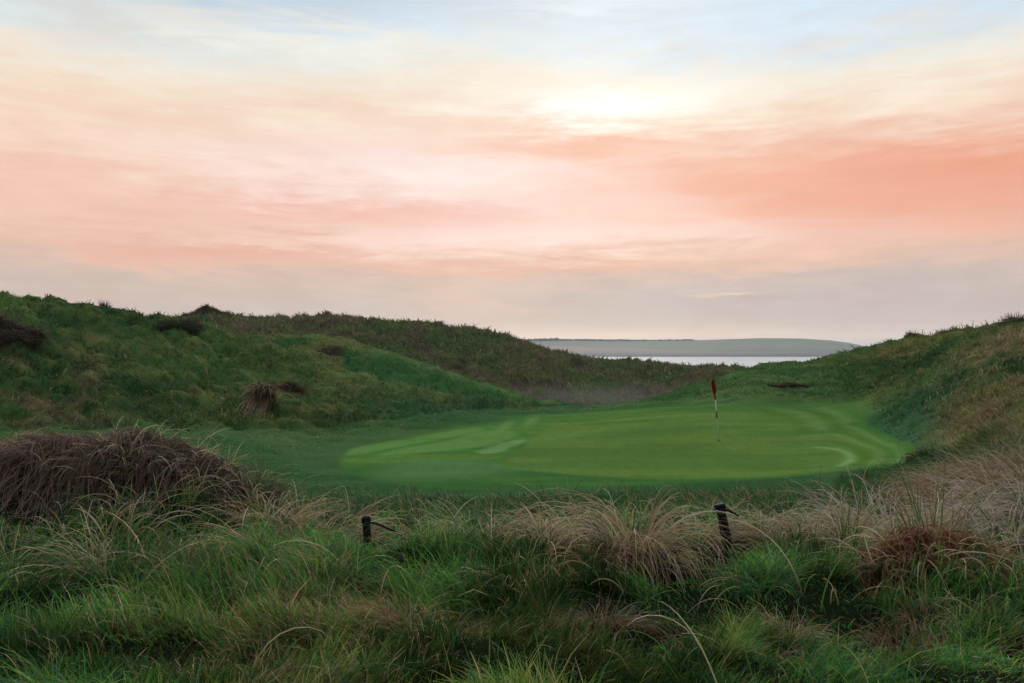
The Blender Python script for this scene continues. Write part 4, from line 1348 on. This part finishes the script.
fx, fy = ground_at(719, 441)
fz = float(land_z(fx, fy))
flag = empty("golf_flagstick", (fx, fy, fz))
tag(flag, "banded white golf flagstick with a limp red flag standing on the green", "flagstick")
lean = -0.088
at = lambda z: (lean * z, 0.0, z)
H = 2.2 * fy / 28.5


def pole_piece(name, z0, z1, rad, mat):
    bm = bmesh.new()
    tube(bm, [at(z0), at((z0 + z1) / 2), at(z1)], [rad] * 3, 12)
    return bm_obj(name, bm, mat, flag)


k = H / 61.0     # metres per photo row at the flag
pole_piece("pole", -0.05, H * 0.985, 0.022, WHITE)
pole_piece("band", 22.5 * k, 29.5 * k, 0.024, DARKBAND)
pole_piece("band", 40.5 * k, 47 * k, 0.024, DARKBAND)
bm = bmesh.new()
tube(bm, [(0, 0, 0.002), (0, 0, 0.012)], [0.054, 0.054], 20)
bm_obj("hole", bm, CUP, flag)
# limp flag: hanging folds of cloth beside the pole
bm = bmesh.new()
nu, nv = 15, 22
grid = []
for j in range(nv):
    v = j / (nv - 1)
    row = []
    for i in range(nu):
        u = i / (nu - 1)
        z = H + 0.01 - v * 0.46 - 0.14 * u * (0.5 + 0.5 * v)
        wd = 0.15 * (0.8 + 0.3 * math.sin(v * 2.6)) * (1 - 0.2 * v * v)
        bx = lean * z + 0.05
        xx = bx - 0.03 * (1 - v) - u * wd + 0.012 * math.sin(u * 13 + v * 3)
        yy = -0.045 + 0.035 * math.sin(u * 9.5 + v * 1.7) * u
        row.append(bm.verts.new((xx, yy, z)))
    grid.append(row)
for j in range(nv - 1):
    for i in range(nu - 1):
        bm.faces.new((grid[j][i], grid[j][i + 1], grid[j + 1][i + 1], grid[j + 1][i]))
fo = bm_obj("flag", bm, FLAGRED, flag)
so = fo.modifiers.new("thickness", 'SOLIDIFY')
so.thickness = 0.002


def fence_post(label, px, d, top_px, top_py, width, rope_pts, capmat):
    b = spot(px, d)
    root = empty("rope_post", b)
    tag(root, label, "post", "dark posts of the rope line")
    tx = (top_px - px) / F * d
    tz = EYE - (top_py - HZ) / F * d - b[2]
    ax = lambda t: (tx * t, 0.0, -0.25 + (tz + 0.25) * t)
    bm = bmesh.new()
    rr = np.random.default_rng(int(px))
    ts = np.linspace(0, 1, 9)
    tube(bm, [ax(t) for t in ts], [width * (1.45 - 0.45 * t) * rr.uniform(0.96, 1.04) for t in ts], 12)
    bm_obj("post", bm, POST, root)
    bm = bmesh.new()
    top = Vector(ax(1.0))
    dr = (Vector(ax(1.0)) - Vector(ax(0.9))).normalized()
    tube(bm, [top - dr * 0.052, top - dr * 0.045, top + dr * 0.004, top + dr * 0.016, top + dr * 0.020], [width * 1.05, width * 1.24, width * 1.24, width * 0.95, width * 0.3], 14)
    bm_obj("cap", bm, capmat, root)
    bm = bmesh.new()
    P = [Vector(((p[0] - px) / F * d, p[2], EYE - (p[1] - HZ) / F * d - b[2])) for p in rope_pts]
    fine = []
    for i in range(len(P) - 1):
        for s in range(8):
            t = s / 8
            q0, q1, q2, q3 = P[max(i - 1, 0)], P[i], P[i + 1], P[min(i + 2, len(P) - 1)]
            fine.append(0.5 * ((2 * q1) + (q2 - q0) * t + (2 * q0 - 5 * q1 + 4 * q2 - q3) * t * t + (3 * q1 - q0 - 3 * q2 + q3) * t ** 3))
    fine.append(P[-1])
    tube(bm, fine, [0.011 + 0.0015 * math.sin(i * 2.1) for i in range(len(fine))], 8)
    bm_obj("rope", bm, ROPE, root)
    return root


fence_post("upright dark post with a blue-black cap and a slack rope trailing right", 370, 7.6, 366, 518, 0.036,
           [(364, 523, -0.05), (375, 522, -0.045), (388, 528, -0.02), (396, 532, 0.0), (401, 535, 0.01), (408, 536, 0.02), (418, 545, 0.05)], CAP)
fence_post("dark post leaning left with a short rope stub at its top", 736, 7.0, 720, 506, 0.040,
           [(719, 509, -0.055), (726, 509, -0.05), (732, 512, -0.03), (738, 516, -0.01)], CAP)

# ------------------------------------------------------------------ sea air
def build_haze():
    m = bpy.data.materials.new("sea_haze")
    m.use_nodes = True
    T = NT(m.node_tree)
    out = T.new('ShaderNodeOutputMaterial')
    v = T.new('ShaderNodeVolumePrincipled')
    v.inputs['Color'].default_value = (0.74, 0.83, 0.97, 1)
    v.inputs['Density'].default_value = 0.00009
    v.inputs['Anisotropy'].default_value = 0.2
    T.put(out.inputs['Volume'], v.outputs[0])
    bm = bmesh.new()
    bmesh.ops.create_cube(bm, size=1.0)
    for q in bm.verts:
        q.co.x *= 18600
        q.co.y *= 18600
        q.co.z = -37.5 + EYE if q.co.z < 0 else 64.0 + EYE
    o = bm_obj("haze", bm, m)
    for p in o.data.polygons:
        p.use_smooth = False
    tag(o, "thin pale sea air over the whole landscape", kind='stuff')


build_haze()


def build_mist():
    m = bpy.data.materials.new("hollow_mist")
    m.use_nodes = True
    T = NT(m.node_tree)
    out = T.new('ShaderNodeOutputMaterial')
    v = T.new('ShaderNodeVolumePrincipled')
    v.inputs['Color'].default_value = (0.93, 0.94, 0.95, 1)
    tc = T.new('ShaderNodeTexCoord').outputs['Object']
    ln = T.new('ShaderNodeVectorMath', operation='LENGTH')
    T.put(ln.inputs[0], tc)
    edge = T.math('SUBTRACT', 1.0, ln.outputs['Value'], clamp=True)
    T.put(v.inputs['Density'], T.math('MULTIPLY', edge, 0.010))
    T.put(out.inputs['Volume'], v.outputs[0])
    bm = bmesh.new()
    bmesh.ops.create_icosphere(bm, subdivisions=4, radius=1.0)
    o = bm_obj("mist", bm, m, None, (8.5, 80.0, EYE - 5.6))
    o.scale = (19, 13, 2.6)
    o.rotation_euler = (0, 0, 0.2)
    tag(o, "faint patch of mist lying in the hollow behind the green", kind='stuff')


build_mist()
